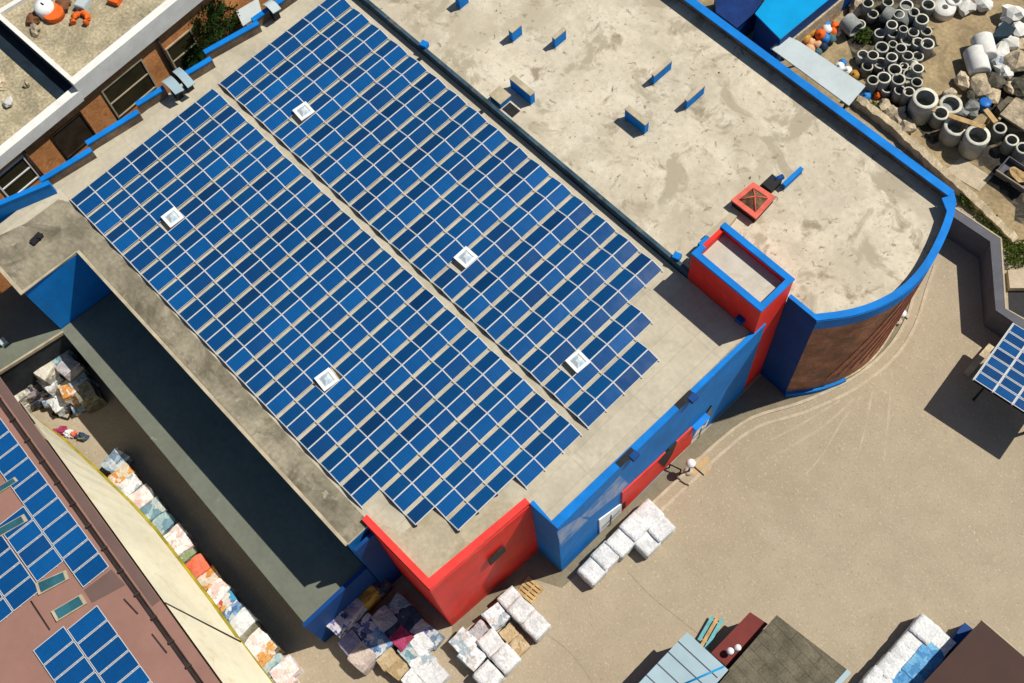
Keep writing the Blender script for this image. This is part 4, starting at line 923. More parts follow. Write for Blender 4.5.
def bale_mat(name, cols, scale=2.2, rough=.75):
    m = bpy.data.materials.new(name); m.use_nodes = True; nt = m.node_tree; N = nt.nodes; L = nt.links; b = N['Principled BSDF']; b.inputs['Roughness'].default_value = rough
    tc = N.new('ShaderNodeTexCoord'); vo = N.new('ShaderNodeTexVoronoi'); vo.inputs['Scale'].default_value = scale; vo.inputs['Randomness'].default_value = 1
    oi = N.new('ShaderNodeObjectInfo'); ad = N.new('ShaderNodeVectorMath'); ad.operation = 'ADD'
    cb = N.new('ShaderNodeCombineXYZ'); ml = N.new('ShaderNodeMath'); ml.operation = 'MULTIPLY'; ml.inputs[1].default_value = 37.; L.new(oi.outputs['Random'], ml.inputs[0]); L.new(ml.outputs[0], cb.inputs[0]); L.new(ml.outputs[0], cb.inputs[1])
    nz = N.new('ShaderNodeTexNoise'); nz.inputs['Scale'].default_value = 2.5; nz.inputs['Detail'].default_value = 6
    L.new(tc.outputs['Object'], ad.inputs[0]); L.new(cb.outputs[0], ad.inputs[1])
    a2 = N.new('ShaderNodeVectorMath'); a2.operation = 'MULTIPLY_ADD'; a2.inputs[1].default_value = (.9, .9, .9); L.new(ad.outputs[0], nz.inputs['Vector']); L.new(nz.outputs['Color'], a2.inputs[0]); L.new(ad.outputs[0], a2.inputs[2])
    L.new(a2.outputs[0], vo.inputs['Vector'])
    sp = N.new('ShaderNodeSeparateColor'); L.new(vo.outputs['Color'], sp.inputs[0])
    cr = N.new('ShaderNodeValToRGB'); cr.color_ramp.interpolation = 'CONSTANT'; e = cr.color_ramp.elements
    e[0].color = (*cols[0], 1); e[0].position = 0; e[1].position = 1/len(cols); e[1].color = (*cols[1 % len(cols)], 1)
    for i in range(2, len(cols)): k = e.new(i/len(cols)); k.color = (*cols[i], 1)
    L.new(sp.outputs[0], cr.inputs[0])
    n2 = N.new('ShaderNodeTexNoise'); n2.inputs['Scale'].default_value = 6; L.new(ad.outputs[0], n2.inputs['Vector'])
    mr = N.new('ShaderNodeMapRange'); mr.inputs['From Min'].default_value = .3; mr.inputs['From Max'].default_value = .7; mr.inputs['To Min'].default_value = .8; mr.inputs['To Max'].default_value = 1.1; L.new(n2.outputs['Fac'], mr.inputs['Value'])
    hs = N.new('ShaderNodeHueSaturation'); L.new(cr.outputs[0], hs.inputs['Color']); L.new(mr.outputs[0], hs.inputs['Value']); L.new(hs.outputs[0], b.inputs['Base Color'])
    bp_ = N.new('ShaderNodeBump'); bp_.inputs['Strength'].default_value = .6; bp_.inputs['Distance'].default_value = .08; L.new(n2.outputs['Fac'], bp_.inputs['Height']); L.new(bp_.outputs['Normal'], b.inputs['Normal'])
    return m
W_ = (.76, .76, .74); W2 = (.66, .65, .62); BM = {
 'white': bale_mat('white_film_bale', [(.70, .70, .68), (.64, .64, .63), (.72, .71, .68), (.58, .58, .56)], 1.2),
 'whitemix': bale_mat('white_mixed_bale', [W_, W2, (.6, .55, .5), (.72, .74, .74), (.35, .42, .45)], 2.2),
 'blueswirl': bale_mat('white_blue_swirl_bale', [(.6, .55, .5), (.62, .62, .65), (.1, .12, .3), (.5, .46, .5), (.03, .05, .16)], 2.),
 'pinkblue': bale_mat('pink_blue_bale', [(.42, .33, .36), (.5, .42, .42), (.13, .22, .4), (.36, .3, .36)], 2.),
 'gold': bale_mat('golden_bale', [(.46, .26, .02), (.5, .3, .04), (.38, .2, .03)], 2.),
 'dark': bale_mat('dark_mixed_bale', [(.03, .03, .04), (.12, .1, .1), (.02, .03, .06), (.25, .2, .2)], 2.),
 'mauve': bale_mat('mauve_bale', [(.3, .26, .34), (.38, .33, .38), (.25, .24, .36)], 1.6),
 'beige': bale_mat('beige_bale', [(.48, .38, .32), (.55, .45, .38), (.4, .32, .28)], 1.6),
 'bluewhite': bale_mat('blue_white_bale', [(.12, .25, .42), (.5, .52, .52), (.2, .32, .46), (.6, .6, .58), (.06, .12, .25)], 2.4),
 'grey': bale_mat('grey_bale', [(.4, .37, .37), (.5, .46, .45), (.34, .34, .36)], 1.8),
 'navy': bale_mat('navy_bale', [(.02, .045, .085), (.03, .06, .1), (.015, .03, .06)], 1.2),
 'teal': bale_mat('teal_bale', [(.3, .42, .42), (.45, .48, .44), (.14, .25, .3)], 2.),
 'magenta': bale_mat('magenta_bale', [(.33, .02, .09), (.28, .015, .06), (.38, .04, .12)], 1.4),
 'tan': bale_mat('cardboard_bale', [(.44, .32, .17), (.5, .38, .22), (.36, .25, .12)], 1.8),
 'red': bale_mat('orange_red_bale', [(.70, .12, .05), (.66, .15, .08), (.72, .14, .06)], 1.4),
 'orangemix': bale_mat('orange_mixed_bale', [(.62, .3, .08), (.6, .5, .35), (.65, .55, .45), (.55, .22, .05)], 2.),
 'pinkwhite': bale_mat('pink_white_bale', [(.72, .58, .52), (.75, .7, .66), (.68, .5, .45), (.76, .74, .7)], 2.),
 'multi': bale_mat('red_blue_bale', [(.5, .06, .07), (.04, .28, .45), (.6, .55, .5), (.1, .12, .35), (.66, .35, .08)], 2.2),
 'olive': bale_mat('olive_grey_bale', [(.2, .18, .11), (.26, .24, .17), (.15, .14, .08)], 2.),
 'green': bale_mat('green_grey_bale', [(.2, .27, .1), (.4, .4, .3), (.25, .3, .18)], 2.2),
 'bluefilm': bale_mat('blue_film_bale', [(.07, .27, .52), (.1, .32, .56), (.05, .22, .45), (.16, .4, .6)], 1.6),
 'bluegrey': bale_mat('blue_grey_bale', [(.25, .33, .4), (.4, .44, .45), (.12, .18, .26), (.5, .5, .48)], 2.2),
 'cream': bale_mat('cream_bale', [(.6, .55, .45), (.66, .62, .52), (.5, .46, .38), (.3, .28, .24)], 1.5),
}
BALES = []
def bale(px, py, kind, label, group, size=(1.75, 1.55, 1.35), rz=0., zt=None, z0=0., amp=.07, rough=1.):
    zt = zt if zt is not None else z0+size[2]; p = at(px, py, zt); seed = len(BALES)+1
    o = from_mesh('bale', bale_mesh(seed, size, BM[kind], amp, rough), None, (p.x, p.y, z0), (0, 0, rz)); BALES.append(o)
    tag(o, label, 'bale', group)
    return o
random.seed(21)
R_ = lambda a=.06: random.uniform(-a, a)
G1 = 'white bales along the blue front wall'
for px, py, sz, lb in [(592.5, 570, (1.7, 1.7, 1.4), 'white wrapped bale at the lower left end of the row by the blue wall'),
                       (605.5, 555.5, (1.7, 1.7, 1.4), 'white wrapped bale second from the lower left end of the row by the blue wall'),
                       (621.5, 541, (1.75, 2.0, 1.55), 'white wrapped bale in the middle of the row by the blue wall'),
                       (634.5, 526.5, (1.75, 1.75, 1.55), 'white wrapped bale second from the far end of the row by the blue wall'),
                       (648.5, 513.5, (1.8, 1.75, 1.55), 'white wrapped bale at the far end of the row by the blue wall'),
                       (646.5, 542, (1.65, 1.6, 1.35), 'grey white bale set in front of the long white row'),
                       (660, 527, (1.7, 1.8, 1.4), 'white bale at the outer corner of the row, nearest the open paving')]:
    bale(px, py, 'white', lb, G1, (sz[0]*.95, sz[1]*.95, sz[2]*random.uniform(.92, 1.08)), R_(.05), amp=.03, rough=.7)
G2 = 'white bales in front of the red corner'
for px, py, k, sz, lb in [(511, 599.5, 'white', (1.6, 1.6, 1.4), 'white bale with creased top closest to the red wall'), (496, 615.5, 'whitemix', (1.55, 1.65, 1.35), 'white bale left of the creased one nearest the red wall'),
                          (520, 609, 'white', (1.5, 1.6, 1.45), 'white bale beside the creased bale, middle of the right column'), (535.5, 624.5, 'white', (1.7, 1.6, 1.45), 'white bale with dark torn spots at the right end of the block'),
                          (527.5, 616.5, 'white', (1.3, 1.6, 1.44), 'narrow white bale between two others in the right column'), (491, 643, 'white', (1.7, 1.65, 1.4), 'clean white bale in the centre of the block'),
                          (505.5, 658, 'white', (1.7, 1.7, 1.4), 'clean white bale at the bottom right of the block'), (464, 642, 'whitemix', (1.8, 1.6, 1.3), 'lumpy white bale at the left end of the block'),
                          (472, 656, 'whitemix', (1.7, 1.5, 1.3), 'lumpy white bale below the left end one'), (488, 676, 'white', (1.8, 1.7, 1.35), 'white bale at the bottom edge of the block'),
                          (481, 632, 'grey', (1.4, 1.4, .9), 'grey dusty bale in the gap behind the centre bale'), (509, 633, 'tan', (1.1, 1.2, .8), 'cardboard bale in the gap, upper one'), (519.5, 645, 'tan', (1.2, 1.2, .8), 'cardboard bale in the gap, lower one beside the torn white bale'),
                          (478, 652, 'grey', (1.2, 1.1, 1.0), 'small grey bale squeezed between the lumpy white bales')]:
    bale(px, py, k, lb, G2, (sz[0]*.96, sz[1]*.95, sz[2]*random.uniform(.94, 1.06)), R_(.1), amp=.05 if k == 'white' else .09, rough=.7 if k == 'white' else 1)
# pallet board
p = at(530, 590, .12); o = thing('pallet', 'tan wooden pallet lying in the shade edge by the red wall', 'pallet', (p.x, p.y, 0), rz=.1)
for i in range(5):
    b_ = MB(); b_.box(-.75, .75, -.7+i*.3, -.48+i*.3, .10, .13); from_mesh('board', b_.mesh('board', WOOD), o)
for x in (-.65, 0, .65):
    b_ = MB(); b_.box(x-.06, x+.06, -.7, .72, 0, .098); from_mesh('bearer', b_.mesh('bearer', WOOD), o)
G3 = 'mixed plastic bales below the annex end wall'
for px, py, k, sz, lb in [(336, 620, 'blueswirl', (1.7, 1.6, 2.9), 'white and blue swirled bale at the left end under the blue annex wall'), (349.5, 605, 'pinkblue', (1.7, 1.6, 2.9), 'pinkish bale with blue corner under the blue annex wall'),
                          (363, 591, 'gold', (1.7, 1.6, 2.9), 'golden yellow bale under the blue annex wall'), (376.5, 581.5, 'dark', (1.5, 1.4, 2.6), 'dark mixed bale in deep shade next to the golden bale'),
                          (350.5, 643.5, 'mauve', None, 'mauve grey bale at the left of the mixed block'), (362, 657, 'beige', (1.8, 1.7, 1.4), 'beige pink bale at the lower left of the mixed block'),
                          (367, 628, 'blueswirl', (1.7, 1.6, 1.45), 'white and dark blue bale above the mauve one'), (377, 642.5, 'bluewhite', (1.8, 1.7, 1.45), 'blue and white bale in the middle of the mixed block'),
                          (384, 618.5, 'grey', None, 'speckled grey bale at the upper side of the mixed block'), (394, 630, 'navy', (1.6, 1.6, 1.4), 'dark navy bale between the grey and magenta ones'),
                          (399.5, 606, 'teal', (1.6, 1.4, 1.3), 'pale teal bale nearest the red corner wall'), (408, 616.5, 'navy', (1.7, 1.6, 1.35), 'dark navy bale below the pale teal one'),
                          (401, 638, 'magenta', (1.45, 1.4, 1.4), 'magenta bale in the middle of the mixed block'), (417, 626, 'blueswirl', (1.4, 1.4, 1.3), 'white bale with dark blue print beside the red corner wall'),
                          (424, 634, 'blueswirl', (1.0, 1.0, 1.2), 'small printed bale with a pale triangle near the red corner'), (386, 657, 'tan', (1.6, 1.5, 1.2), 'cardboard bale below the blue and white one'),
                          (398, 667, 'tan', (1.5, 1.5, 1.0), 'torn cardboard bale with ragged edge'), (410, 650, 'teal', (1.5, 1.5, 1.3), 'white and teal bale below the magenta one'),
                          (421, 643, 'white', (1.5, 1.4, 1.35), 'white bale right of the teal and white one'), (421, 660, 'whitemix', (1.7, 1.7, 1.35), 'lumpy white bale with dark creases'),
                          (433.5, 675, 'white', (1.7, 1.7, 1.35), 'white bale at the lower right end of the mixed block'), (415, 679, 'white', (1.6, 1.6, 1.3), 'white bale at the bottom edge of the mixed block'), (432, 637, 'bluegrey', (1.4, 1.2, .9), 'grey white heap of film at the foot of the red corner')]:
    sz = sz or (1.6, 1.5, 1.4); bale(px, py, k, lb, G3, (sz[0]*.94, sz[1]*.95, sz[2]*random.uniform(.9, 1.08)), R_(.14), amp=.07)
G4 = 'bales lined up along the cream lean-to'
for px, py, k, sz, lb in [(115, 461, 'bluegrey', (1.6, 1.5, 1.2), 'blue grey bale at the far end of the lean-to row'), (121, 475, 'orangemix', (1.4, 1.6, 1.1), 'orange and white bale second from the far end of the lean-to row'),
                          (128, 486, 'whitemix', (1.4, 1.6, 1.15), 'grey white bale before the tan topped one'), (141, 497, 'pinkwhite', (1.6, 1.6, 1.25), 'white bale with tan bottom edge'),
                          (151, 510, 'teal', (1.5, 1.6, 1.25), 'white bale with pale green streaks'), (162, 523, 'teal', (1.5, 1.6, 1.3), 'teal and white bale above the pink ones'),
                          (173.5, 536, 'pinkwhite', (1.3, 1.6, 1.3), 'white bale with red stripe'), (179.5, 546.5, 'pinkwhite', (1.2, 1.6, 1.25), 'pinkish white bale just above the green heap'), (185, 555, 'green', (.9, 1.4, 1.0), 'small green heap of film above the orange red bale'),
                          (195, 567.5, 'red', (1.6, 1.7, 1.35), 'bright orange red bale of the lean-to row'), (207, 579, 'orangemix', (1.4, 1.6, 1.25), 'tan and orange bale below the orange red one'),
                          (216.5, 592, 'pinkwhite', (1.4, 1.7, 1.3), 'pale pink bale above the red and blue one'), (223, 602, 'multi', (1.2, 1.6, 1.25), 'red and blue striped bale'), (231.5, 612, 'bluewhite', (1.4, 1.6, 1.25), 'white and blue bale with orange corner'),
                          (242, 622, 'white', (1.5, 1.6, 1.3), 'plain white bale above the dark grey one'), (248.5, 632, 'olive', (1.1, 1.6, 1.2), 'dark olive grey bale of the lean-to row'), (256, 642.5, 'pinkwhite', (1.5, 1.6, 1.3), 'pinkish white bale just below the dark olive one'),
                          (265.5, 652.5, 'orangemix', (1.3, 1.6, 1.25), 'white and orange bale near the lower end of the lean-to row'), (272, 664, 'teal', (1.4, 1.6, 1.25), 'pale blue grey bale near the lower end of the lean-to row'),
                          (284, 670.5, 'pinkwhite', (1.5, 1.5, 1.25), 'pale bale at the lower right end of the lean-to row'), (280, 682, 'pinkwhite', (1.5, 1.6, 1.25), 'pale bale cut by the bottom edge of the photo')]:
    bale(px, py, k, lb, G4, (sz[0]*.90, 1.85, sz[2]*random.uniform(.9, 1.15)+.2), R_(.16), amp=.09)
G5 = 'bales and sacks in the shaded court'
for px, py, k, sz, lb in [(56, 352, 'teal', (1.7, 1.6, 1.3), 'dark teal bale in the shade at the back of the court'), (42, 367, 'cream', (1.7, 1.6, 1.3), 'tan bale near the back of the court'), (48, 379, 'whitemix', (1.5, 1.5, 1.3), 'dusty white bale in front of the tan one'),
                          (29, 376, 'cream', (1.4, 1.3, 1.2), 'dull cream bale left of the tan ones'), (17.5, 390, 'cream', (1.8, 1.4, 1.1), 'bright cream bale at the edge of the brown roof'), (10, 376, 'navy', (2.2, 1.8, 1.3), 'navy bale at the far left of the court'),
                          (33, 388, 'dark', (1.4, 1.4, .8), 'black bale with a white tag'), (49, 394, 'bluegrey', (1.6, 1.5, 1.1), 'pale blue grey sack bale in the sunlit part'), (58, 401.5, 'whitemix', (1.4, 1.4, 1.1), 'white sack bale in the sunlit part'),
                          (68, 388, 'orangemix', (1.4, 1.4, 1.1), 'mixed orange and grey bale beside the sack bales'), (65, 364, 'grey', (1.6, 1.5, 1.2), 'grey bale in shade right of the teal one'), (75, 376, 'bluegrey', (1.6, 1.5, 1.2), 'grey bale in shade along the annex'),
                          (77, 403, 'bluegrey', (1.3, 1.2, .9), 'grey heap at the shade line'), (84, 391, 'olive', (1.5, 1.4, 1.1), 'olive bale in shade by the annex wall'), (69, 399, 'dark', (1.2, 1.2, .9), 'dark heap right of the white sack')]:
    lv = 3 if py < 370 else (2 if py < 392 else 1)
    lift = 1.25*(lv-1); b0 = bale(px, py, k, lb, G5, sz, R_(.35), z0=lift, amp=.09)
    for q in range(lv-1):
        u0 = from_mesh('bale', bale_mesh(300+len(BALES)+q, (1.7, 1.6, 1.27), BM['olive' if q else k], .1), None, (b0.location.x, b0.location.y, q*1.25), (0, 0, R_(.3)))
        tag(u0, ('bottom bale carrying the ' if q == 0 else 'middle bale carrying the ')+' '.join(lb.split()[:5]), 'bale', G5)
# pole leaning in the court, frame and litter
p = at(62, 411, .3); o = thing('metal_frame', 'dark square metal frame lying on the court floor', 'frame', (p.x, p.y, 0), rz=.5)
for a, c in (((-.7, -.45), (.7, -.45)), ((.7, -.45), (.7, .45)), ((.7, .45), (-.7, .45)), ((-.7, .45), (-.7, -.45))):
    b_ = MB(); b_.tube([(*a, .12), (*c, .12)], .08, 6); from_mesh('bar', b_.mesh('bar', DARKM), o)
for i, (px, py, k, sz, lb) in enumerate([(59, 431, 'magenta', (1.1, .7, .4), 'crumpled purple sheet lying on the sunlit court floor'), (68, 433.5, 'whitemix', (.9, .6, .4), 'crumpled white sheet next to the purple one'), (73, 434, 'red', (.5, .5, .4), 'small red bundle on the sunlit court floor'), (82, 437, 'navy', (1.0, .6, .5), 'crumpled dark blue sheet on the sunlit court floor'), (80, 438.5, 'gold', (.5, .3, .4), 'small yellow bundle under the dark blue sheet')]):
    p = at(px, py, .2); o = from_mesh('film_bundle', lumpy('film_bundle', sz, i+70, BM[k], 3, .5), None, (p.x, p.y, 0), (0, 0, R_(1))); tag(o, lb, 'plastic film')
# stack at the bottom right with blue film on its inner row
G6 = 'white bales stacked beside the chocolate roof'
for i, (px, py) in enumerate([(925, 629), (914.5, 641.5), (903.5, 654.5), (891, 668), (878, 681.5)]):
    bale(px, py, 'white', 'white bale, %s from the upper end of the outer row by the chocolate roof' % ORD[i], G6, (1.62, 1.62, 1.8*random.uniform(.93, 1.05)), .02+R_(.04), amp=.03, rough=.7)
for i, (px, py, k) in enumerate([(940, 642, 'white'), (930, 655, 'bluefilm'), (918, 669, 'bluefilm'), (905, 682, 'bluefilm')]):
    bale(px, py, k, 'white bale at the upper end of the inner row, next to the blue covered ones' if k == 'white' else 'blue film covered bale, %s from the upper end of the row touching the chocolate roof' % ORD[i-1], G6, (1.66, 1.6, 1.75*random.uniform(.93, 1.05)), .02+R_(.05), amp=.05, rough=.8)

# ================================================================= ring store
def ring_mesh(ro, ri, h):
    b_ = MB(); b_.mat(0); b_.lathe([(ri, h), (ro, h), (ro*1.02, h-.08), (ro*1.02, 0), (ri, 0), (ri, h-.01)], 20, close=True)
    b_.lathe([(.02, h*.35), (ri*.6, h*.38), (ri+.01, h*.42)], 14)
    me = b_.mesh('ring', [CONC, CONCL])
    for p_ in me.polygons:
        if p_.normal.z > .7 and p_.center.z > h*.9: p_.material_index = 1
    return me
rings = [(892, 24.5, 5), (893, 33, 5.5), (907.5, 40, 6.5), (882, 47, 6.5), (892, 57, 5.8), (880.5, 63, 6.2), (908, 55.5, 6), (918, 56, 5.8), (913.5, 32, 5.4), (903.5, 29, 4.6), (906.5, 5, 6.8), (895, 69.5, 6.5), (884, 77.5, 6.2), (867.5, 66, 5.2),
         (909, 74, 6), (898.5, 79, 6.8), (909, 91.5, 5.4), (863, 54.5, 6), (922, 19, 6.6), (928.5, 4.5, 6.8), (926.5, 31, 5.6), (927.6, 43.5, 6.8), (918, 42, 5.2), (873, 55, 5.2), (901, 48, 5.2), (887, 88, 5.6), (873, 80, 5.2), (918, 68, 5.4),
         (899, 14, 5.6), (914, 12, 5.2), (873, 14, 5.4), (860, 24, 5.6), (880, 33, 5.2), (899, 62, 5.), (888, 70, 4.8), (912, 64, 4.8), (900, 90, 5.2), (868, 3, 6), (888, 2, 5.4), (893, 44, 4.8), (904, 66, 4.8), (917, 82, 5.)]
rings.sort(key=lambda r: (round(r[1]/12), r[0]))
rows = {}
for r_ in rings: rows.setdefault(round(r_[1]/12), []).append(r_)
ring_cache = {}
for ri_, key in enumerate(sorted(rows)):
    for ci, (px, py, rp_) in enumerate(rows[key]):
        random.seed(int(px*10+py)); h = random.choice((.9, 1.1, 1.4, 1.7)) ; p = at(px, py, h); ro = rp_/11.6*1.05
        kk = (round(ro, 1), h)
        if kk not in ring_cache: ring_cache[kk] = ring_mesh(kk[0], kk[0]*.80, h)
        o = from_mesh('concrete_ring', ring_cache[kk], None, (p.x, p.y, .01), (0, 0, random.uniform(0, 3)))
        tag(o, 'concrete well ring, %s from left in the %s row of the ring store' % (ORD[ci], ORD[ri_]), 'concrete ring', 'concrete well rings crowded in the yard')
for px, py, rp_, h, lb in [(925.5, 98, 12, 2.6, 'large grey concrete ring standing alone at the near end of the ring store'), (951, 104, 11, 1.2, 'large low concrete ring with rubble inside, between the two tall ones'), (941, 113, 8, 1.4, 'grey concrete ring leaning against the tall lone ring'),
                           (956, 126, 11, 1.8, 'large grey concrete ring under the timber beam'), (978, 135, 11.5, 2.3, 'large grey concrete ring at the end of the timber beam'), (945, 7, 11, .8, 'wide white concrete ring cover with a small hole near the top edge'),
                           (954, -1, 8, .9, 'white concrete ring cut by the top edge beside the wide white one'), (1000, 128, 6.5, 1.5, 'dark shaded drum ring beside the long dark slab, left one'), (1012, 140, 6.5, 1.5, 'dark shaded drum ring, middle one of three in shade'), (1023, 148, 6.5, 1.5, 'dark shaded drum ring at the right edge of the photo')]:
    p = at(px, py, h); ro = rp_/11.4; ri2 = ro*(.74 if rp_ != 11 or h > 1 else .28)
    me = ring_mesh(ro, ri2, h)
    if 'white' in lb: me.materials[0] = CONCW; me.materials[1] = CONCW
    o = from_mesh('concrete_ring', me, None, (p.x, p.y, .018)); tag(o, lb, 'concrete ring', 'large concrete rings round the yard track')
# lying pipes
for i, (a, c, r_, lb) in enumerate([((884, 13), (893, 18), .75, 'grey concrete pipe lying on its side at the top of the ring store'), ((905, 10), (899, 26), .7, 'long grey concrete pipe leaning among the rings'), ((846, 20), (856, 30), .8, 'dark concrete pipe lying at the left of the ring store'), ((915, 62), (905, 85), .3, 'thin pale pipe lying along the edge of the ring cluster')]):
    A = at(*a, r_+.3); B_ = at(*c, r_+.3); d = (B_-A).normalized(); n_ = 16; b_ = MB(); x = d.orthogonal().normalized(); y = d.cross(x)
    prof = [(r_, A), (r_, B_), (r_*.78, B_), (r_*.78, A), (r_, A)]
    b_.smooth = True; b_.grid([[q+x*rr_*math.cos(t*2*math.pi/n_)+y*rr_*math.sin(t*2*math.pi/n_) for t in range(n_)] for rr_, q in prof], True, False, False)
    tag(b_.build('concrete_pipe', CONC if i != 3 else CONCL, org=((A.x+B_.x)/2, (A.y+B_.y)/2, 0)), lb, 'concrete pipe', 'concrete pipes in the ring store')
# timber beams
for a, c, z_, lb in [((948, 116), (985, 127), 2.2, 'long timber beam lying across the large concrete rings'), ((908, 120), (890, 113), .5, 'short timber beam at the near end of the ring store'), ((932, 112), (936, 100), 1.9, 'timber board leaning on the tall lone ring'), ((985, 110), (996, 122), 1.5, 'bent timber board beside the blue drum'), ((962, 143), (966, 137), 1.2, 'short stub of yellow timber between the large rings')]:
    A = at(*a, z_); B_ = at(*c, z_+.15); ln_ = (B_-A).length; b_ = MB(); m_ = (A+B_)/2; b_.obox(m_, (ln_, .45, .16), math.atan2(B_.y-A.y, B_.x-A.x)); b_.obox((m_.x, m_.y, z_*.5), (.25, .3, z_), 0)
    tag(b_.build('timber_beam', WOOD, org=(m_.x, m_.y, 0)), lb, 'timber')
# white and tan rubble at the right
rocks = [(1000.5, 51, 1.7, CONCW, 'white rounded block in front of the pale slab heap'), (1008, 41, 1.9, CONCW, 'white block above the rounded one in the right heap'), (1016, 60, 2.2, ROCK, 'large tan boulder at the right edge'), (1006, 71, 1.7, CONCW, 'white hollow block below the large tan boulder'),
         (996, 61.5, 1.3, BM['bluegrey'], 'blue and white crumpled block in the right heap'), (963.6, 82, 1.6, ROCK, 'tan rock at the left end of the rubble line'), (980, 88, 2.0, ROCK, 'largest tan rock in the rubble line'), (991.7, 95, 1.5, ROCK, 'tan rock next to the blue drum'),
         (993.5, 82, 1.9, ROCKD, 'dark brown rock behind the tan rubble line'), (972, 108, 1.6, CONC, 'grey broken block beside the large low ring'), (962, 112, 1.2, CONC, 'small grey broken block near the timber beam'), (1018, 30, 1.6, CONCW, 'white block with a dark hole at the right edge'), (1012, 14, 2.0, CONCW, 'pale slab block at the top of the right heap'),
         (997, 38, 1.2, CONCW, 'small white block left of the navy sheet'), (1021, 45, 1.4, ROCK, 'tan block high at the right edge'), (1020, 88, 1.8, ROCKD, 'dark boulder low at the right edge'), (1006, 60, .9, CONCW, 'small white ball block amid the heap'), (1010, 88, 1.4, ROCK, 'tan rock low in the right heap'),
         (893, 113, 1.6, ROCK, 'tan stone nearest the canopy end of the stone line'), (899, 120, 1.6, ROCK, 'tan stone in the middle of the stone line by the ring store'), (907, 127, 1.7, ROCK, 'tan stone at the right end of the stone line by the ring store'), (885, 105, 1.3, ROCK, 'small tan stone by the green tuft'),
         (966, 7, 1.5, CONCW, 'white sack block left of the track at the top'), (984, 3.5, 1.6, CONCW, 'white sack block at the top edge over the track'), (1003, 26, .9, CONCW, 'small white stone above the navy sheet'), (973, 98, 1.3, ROCKD, 'dark rock in the gap behind the rubble line'), (858, 8, 1.8, ROCK, 'tan slab stone with a dark hole at the top of the yard'), (950, 94, 1.2, ROCK, 'tan stone beside the track end')]
for i, (px, py, s, m, lb) in enumerate(rocks):
    p = at(px, py, s*.35); o = from_mesh('rubble_block', lumpy('rubble_block', (s*random.uniform(.9, 1.15), s*random.uniform(.75, 1.), s*.75), i+3, m, 2, .30), None, (p.x, p.y, .018), (0, 0, R_(1.5))); tag(o, lb, 'rubble', 'rubble blocks round the yard')
# lying drums
for px, py, r_, ln_, m, lb in [(984, 48, .95, 2.2, CONCW, 'pale concrete drum lying beside the track, upper one'), (977, 62, .95, 2.4, CONCW, 'pale concrete drum lying beside the track, lower one')]:
    p = at(px, py, r_); b_ = MB(); d = Vector((.75, -.65, 0)).normalized()
    b_.tube([p-d*ln_/2, p-d*ln_*.46, p+d*ln_*.46, p+d*ln_/2], [r_*.9, r_, r_, r_*.9], 18); tag(b_.build('concrete_drum', m, org=(p.x, p.y, 0)), lb, 'drum', 'pale drums beside the track')
p = at(1008, 27, 1.5); b_ = MB(); cs = [at(x, y, 1.5) for x, y in ((1004, 21), (1016, 28), (1009, 36), (990, 37))]; b_.prism([(q.x, q.y) for q in cs], .02, 1.5); tag(b_.build('tarped_stack', [mat('navy_tarp', (.01, .03, .045), .6, .2, 1.)], org=(p.x, p.y, 0)), 'dark navy tarped stack in the right heap', 'tarp')
p = at(985.5, 102, .9); b_ = MB(); b_.lathe([(.5, 0), (.52, .3), (.5, .6), (.52, .85), (.44, .92), (.02, .9)], 16, (p.x, p.y, .018)); tag(b_.build('plastic_drum', mat('blue_plastic', (.02, .14, .45), .4, .1, 2.), org=(p.x, p.y, 0)), 'blue plastic drum beside the dark slab', 'drum')
b_ = MB(); cs = [at(x, y, 1.0) for x, y in ((997, 106), (1008, 96), (1016, 99), (1003, 116))]; b_.prism([(q.x, q.y) for q in cs], .02, 1.0); tag(b_.build('dark_slab', [SLATE], org=(cs[0].x, cs[0].y, 0)), 'long dark slab between the blue drum and the pale slab', 'slab')
b_ = MB(); cs = [at(x, y, 1.7) for x, y in ((1000, 114), (1016, 97), (1050, 112), (1040, 140))]; b_.prism([(q.x, q.y) for q in cs], 1.5, 1.7); 
for q in cs[:2]: b_.box(q.x+.1, q.x+.3, q.y-.3, q.y-.1, .02, 1.498)
b_.box(cs[2].x-.6, cs[2].x-.4, cs[2].y-.3, cs[2].y-.1, .02, 1.498); b_.box(cs[3].x-.6, cs[3].x-.4, cs[3].y+.1, cs[3].y+.3, .02, 1.498)
tag(b_.build('stone_table_slab', [ROCK], org=(cs[0].x, cs[0].y, 0)), 'large pale stained slab raised on stubs at the right edge', 'slab')
# trailer at the right edge
p = at(1018, 172, 1.3); o = thing('trailer', 'dark open trailer with orange load in the shade at the right edge', 'trailer', (p.x, p.y, .018), rz=.05)
b_ = MB(); b_.box(-1.4, 1.4, -.9, -.82, .5, 1.2); b_.box(-1.4, 1.4, .82, .9, .5, 1.2); b_.box(-1.4, -1.32, -.818, .818, .5, 1.2); b_.box(1.32, 1.4, -.818, .818, .5, 1.2); b_.box(-1.318, 1.318, -.818, .818, .5, .56); from_mesh('body', b_.mesh('body', GREYW), o)
b_ = MB(); b_.box(-1.44, 1.44, -.96, -.905, 1.1, 1.26); from_mesh('rail', b_.mesh('rail', EDGE), o)
for y_ in (-1.0, .92):
    b_ = MB(); M_ = Matrix.Rotation(math.pi/2, 3, 'X'); b_.lathe([(.12, 0), (.36, 0), (.38, -.12), (.12, -.14)], 14, (0, y_+.1, .38), M_); from_mesh('wheel', b_.mesh('wheel', DARKM), o)
from_mesh('load', lumpy('load', (1.9, 1.1, .7), 88, WOOD, 2, .3), o, (.2, 0, .56))
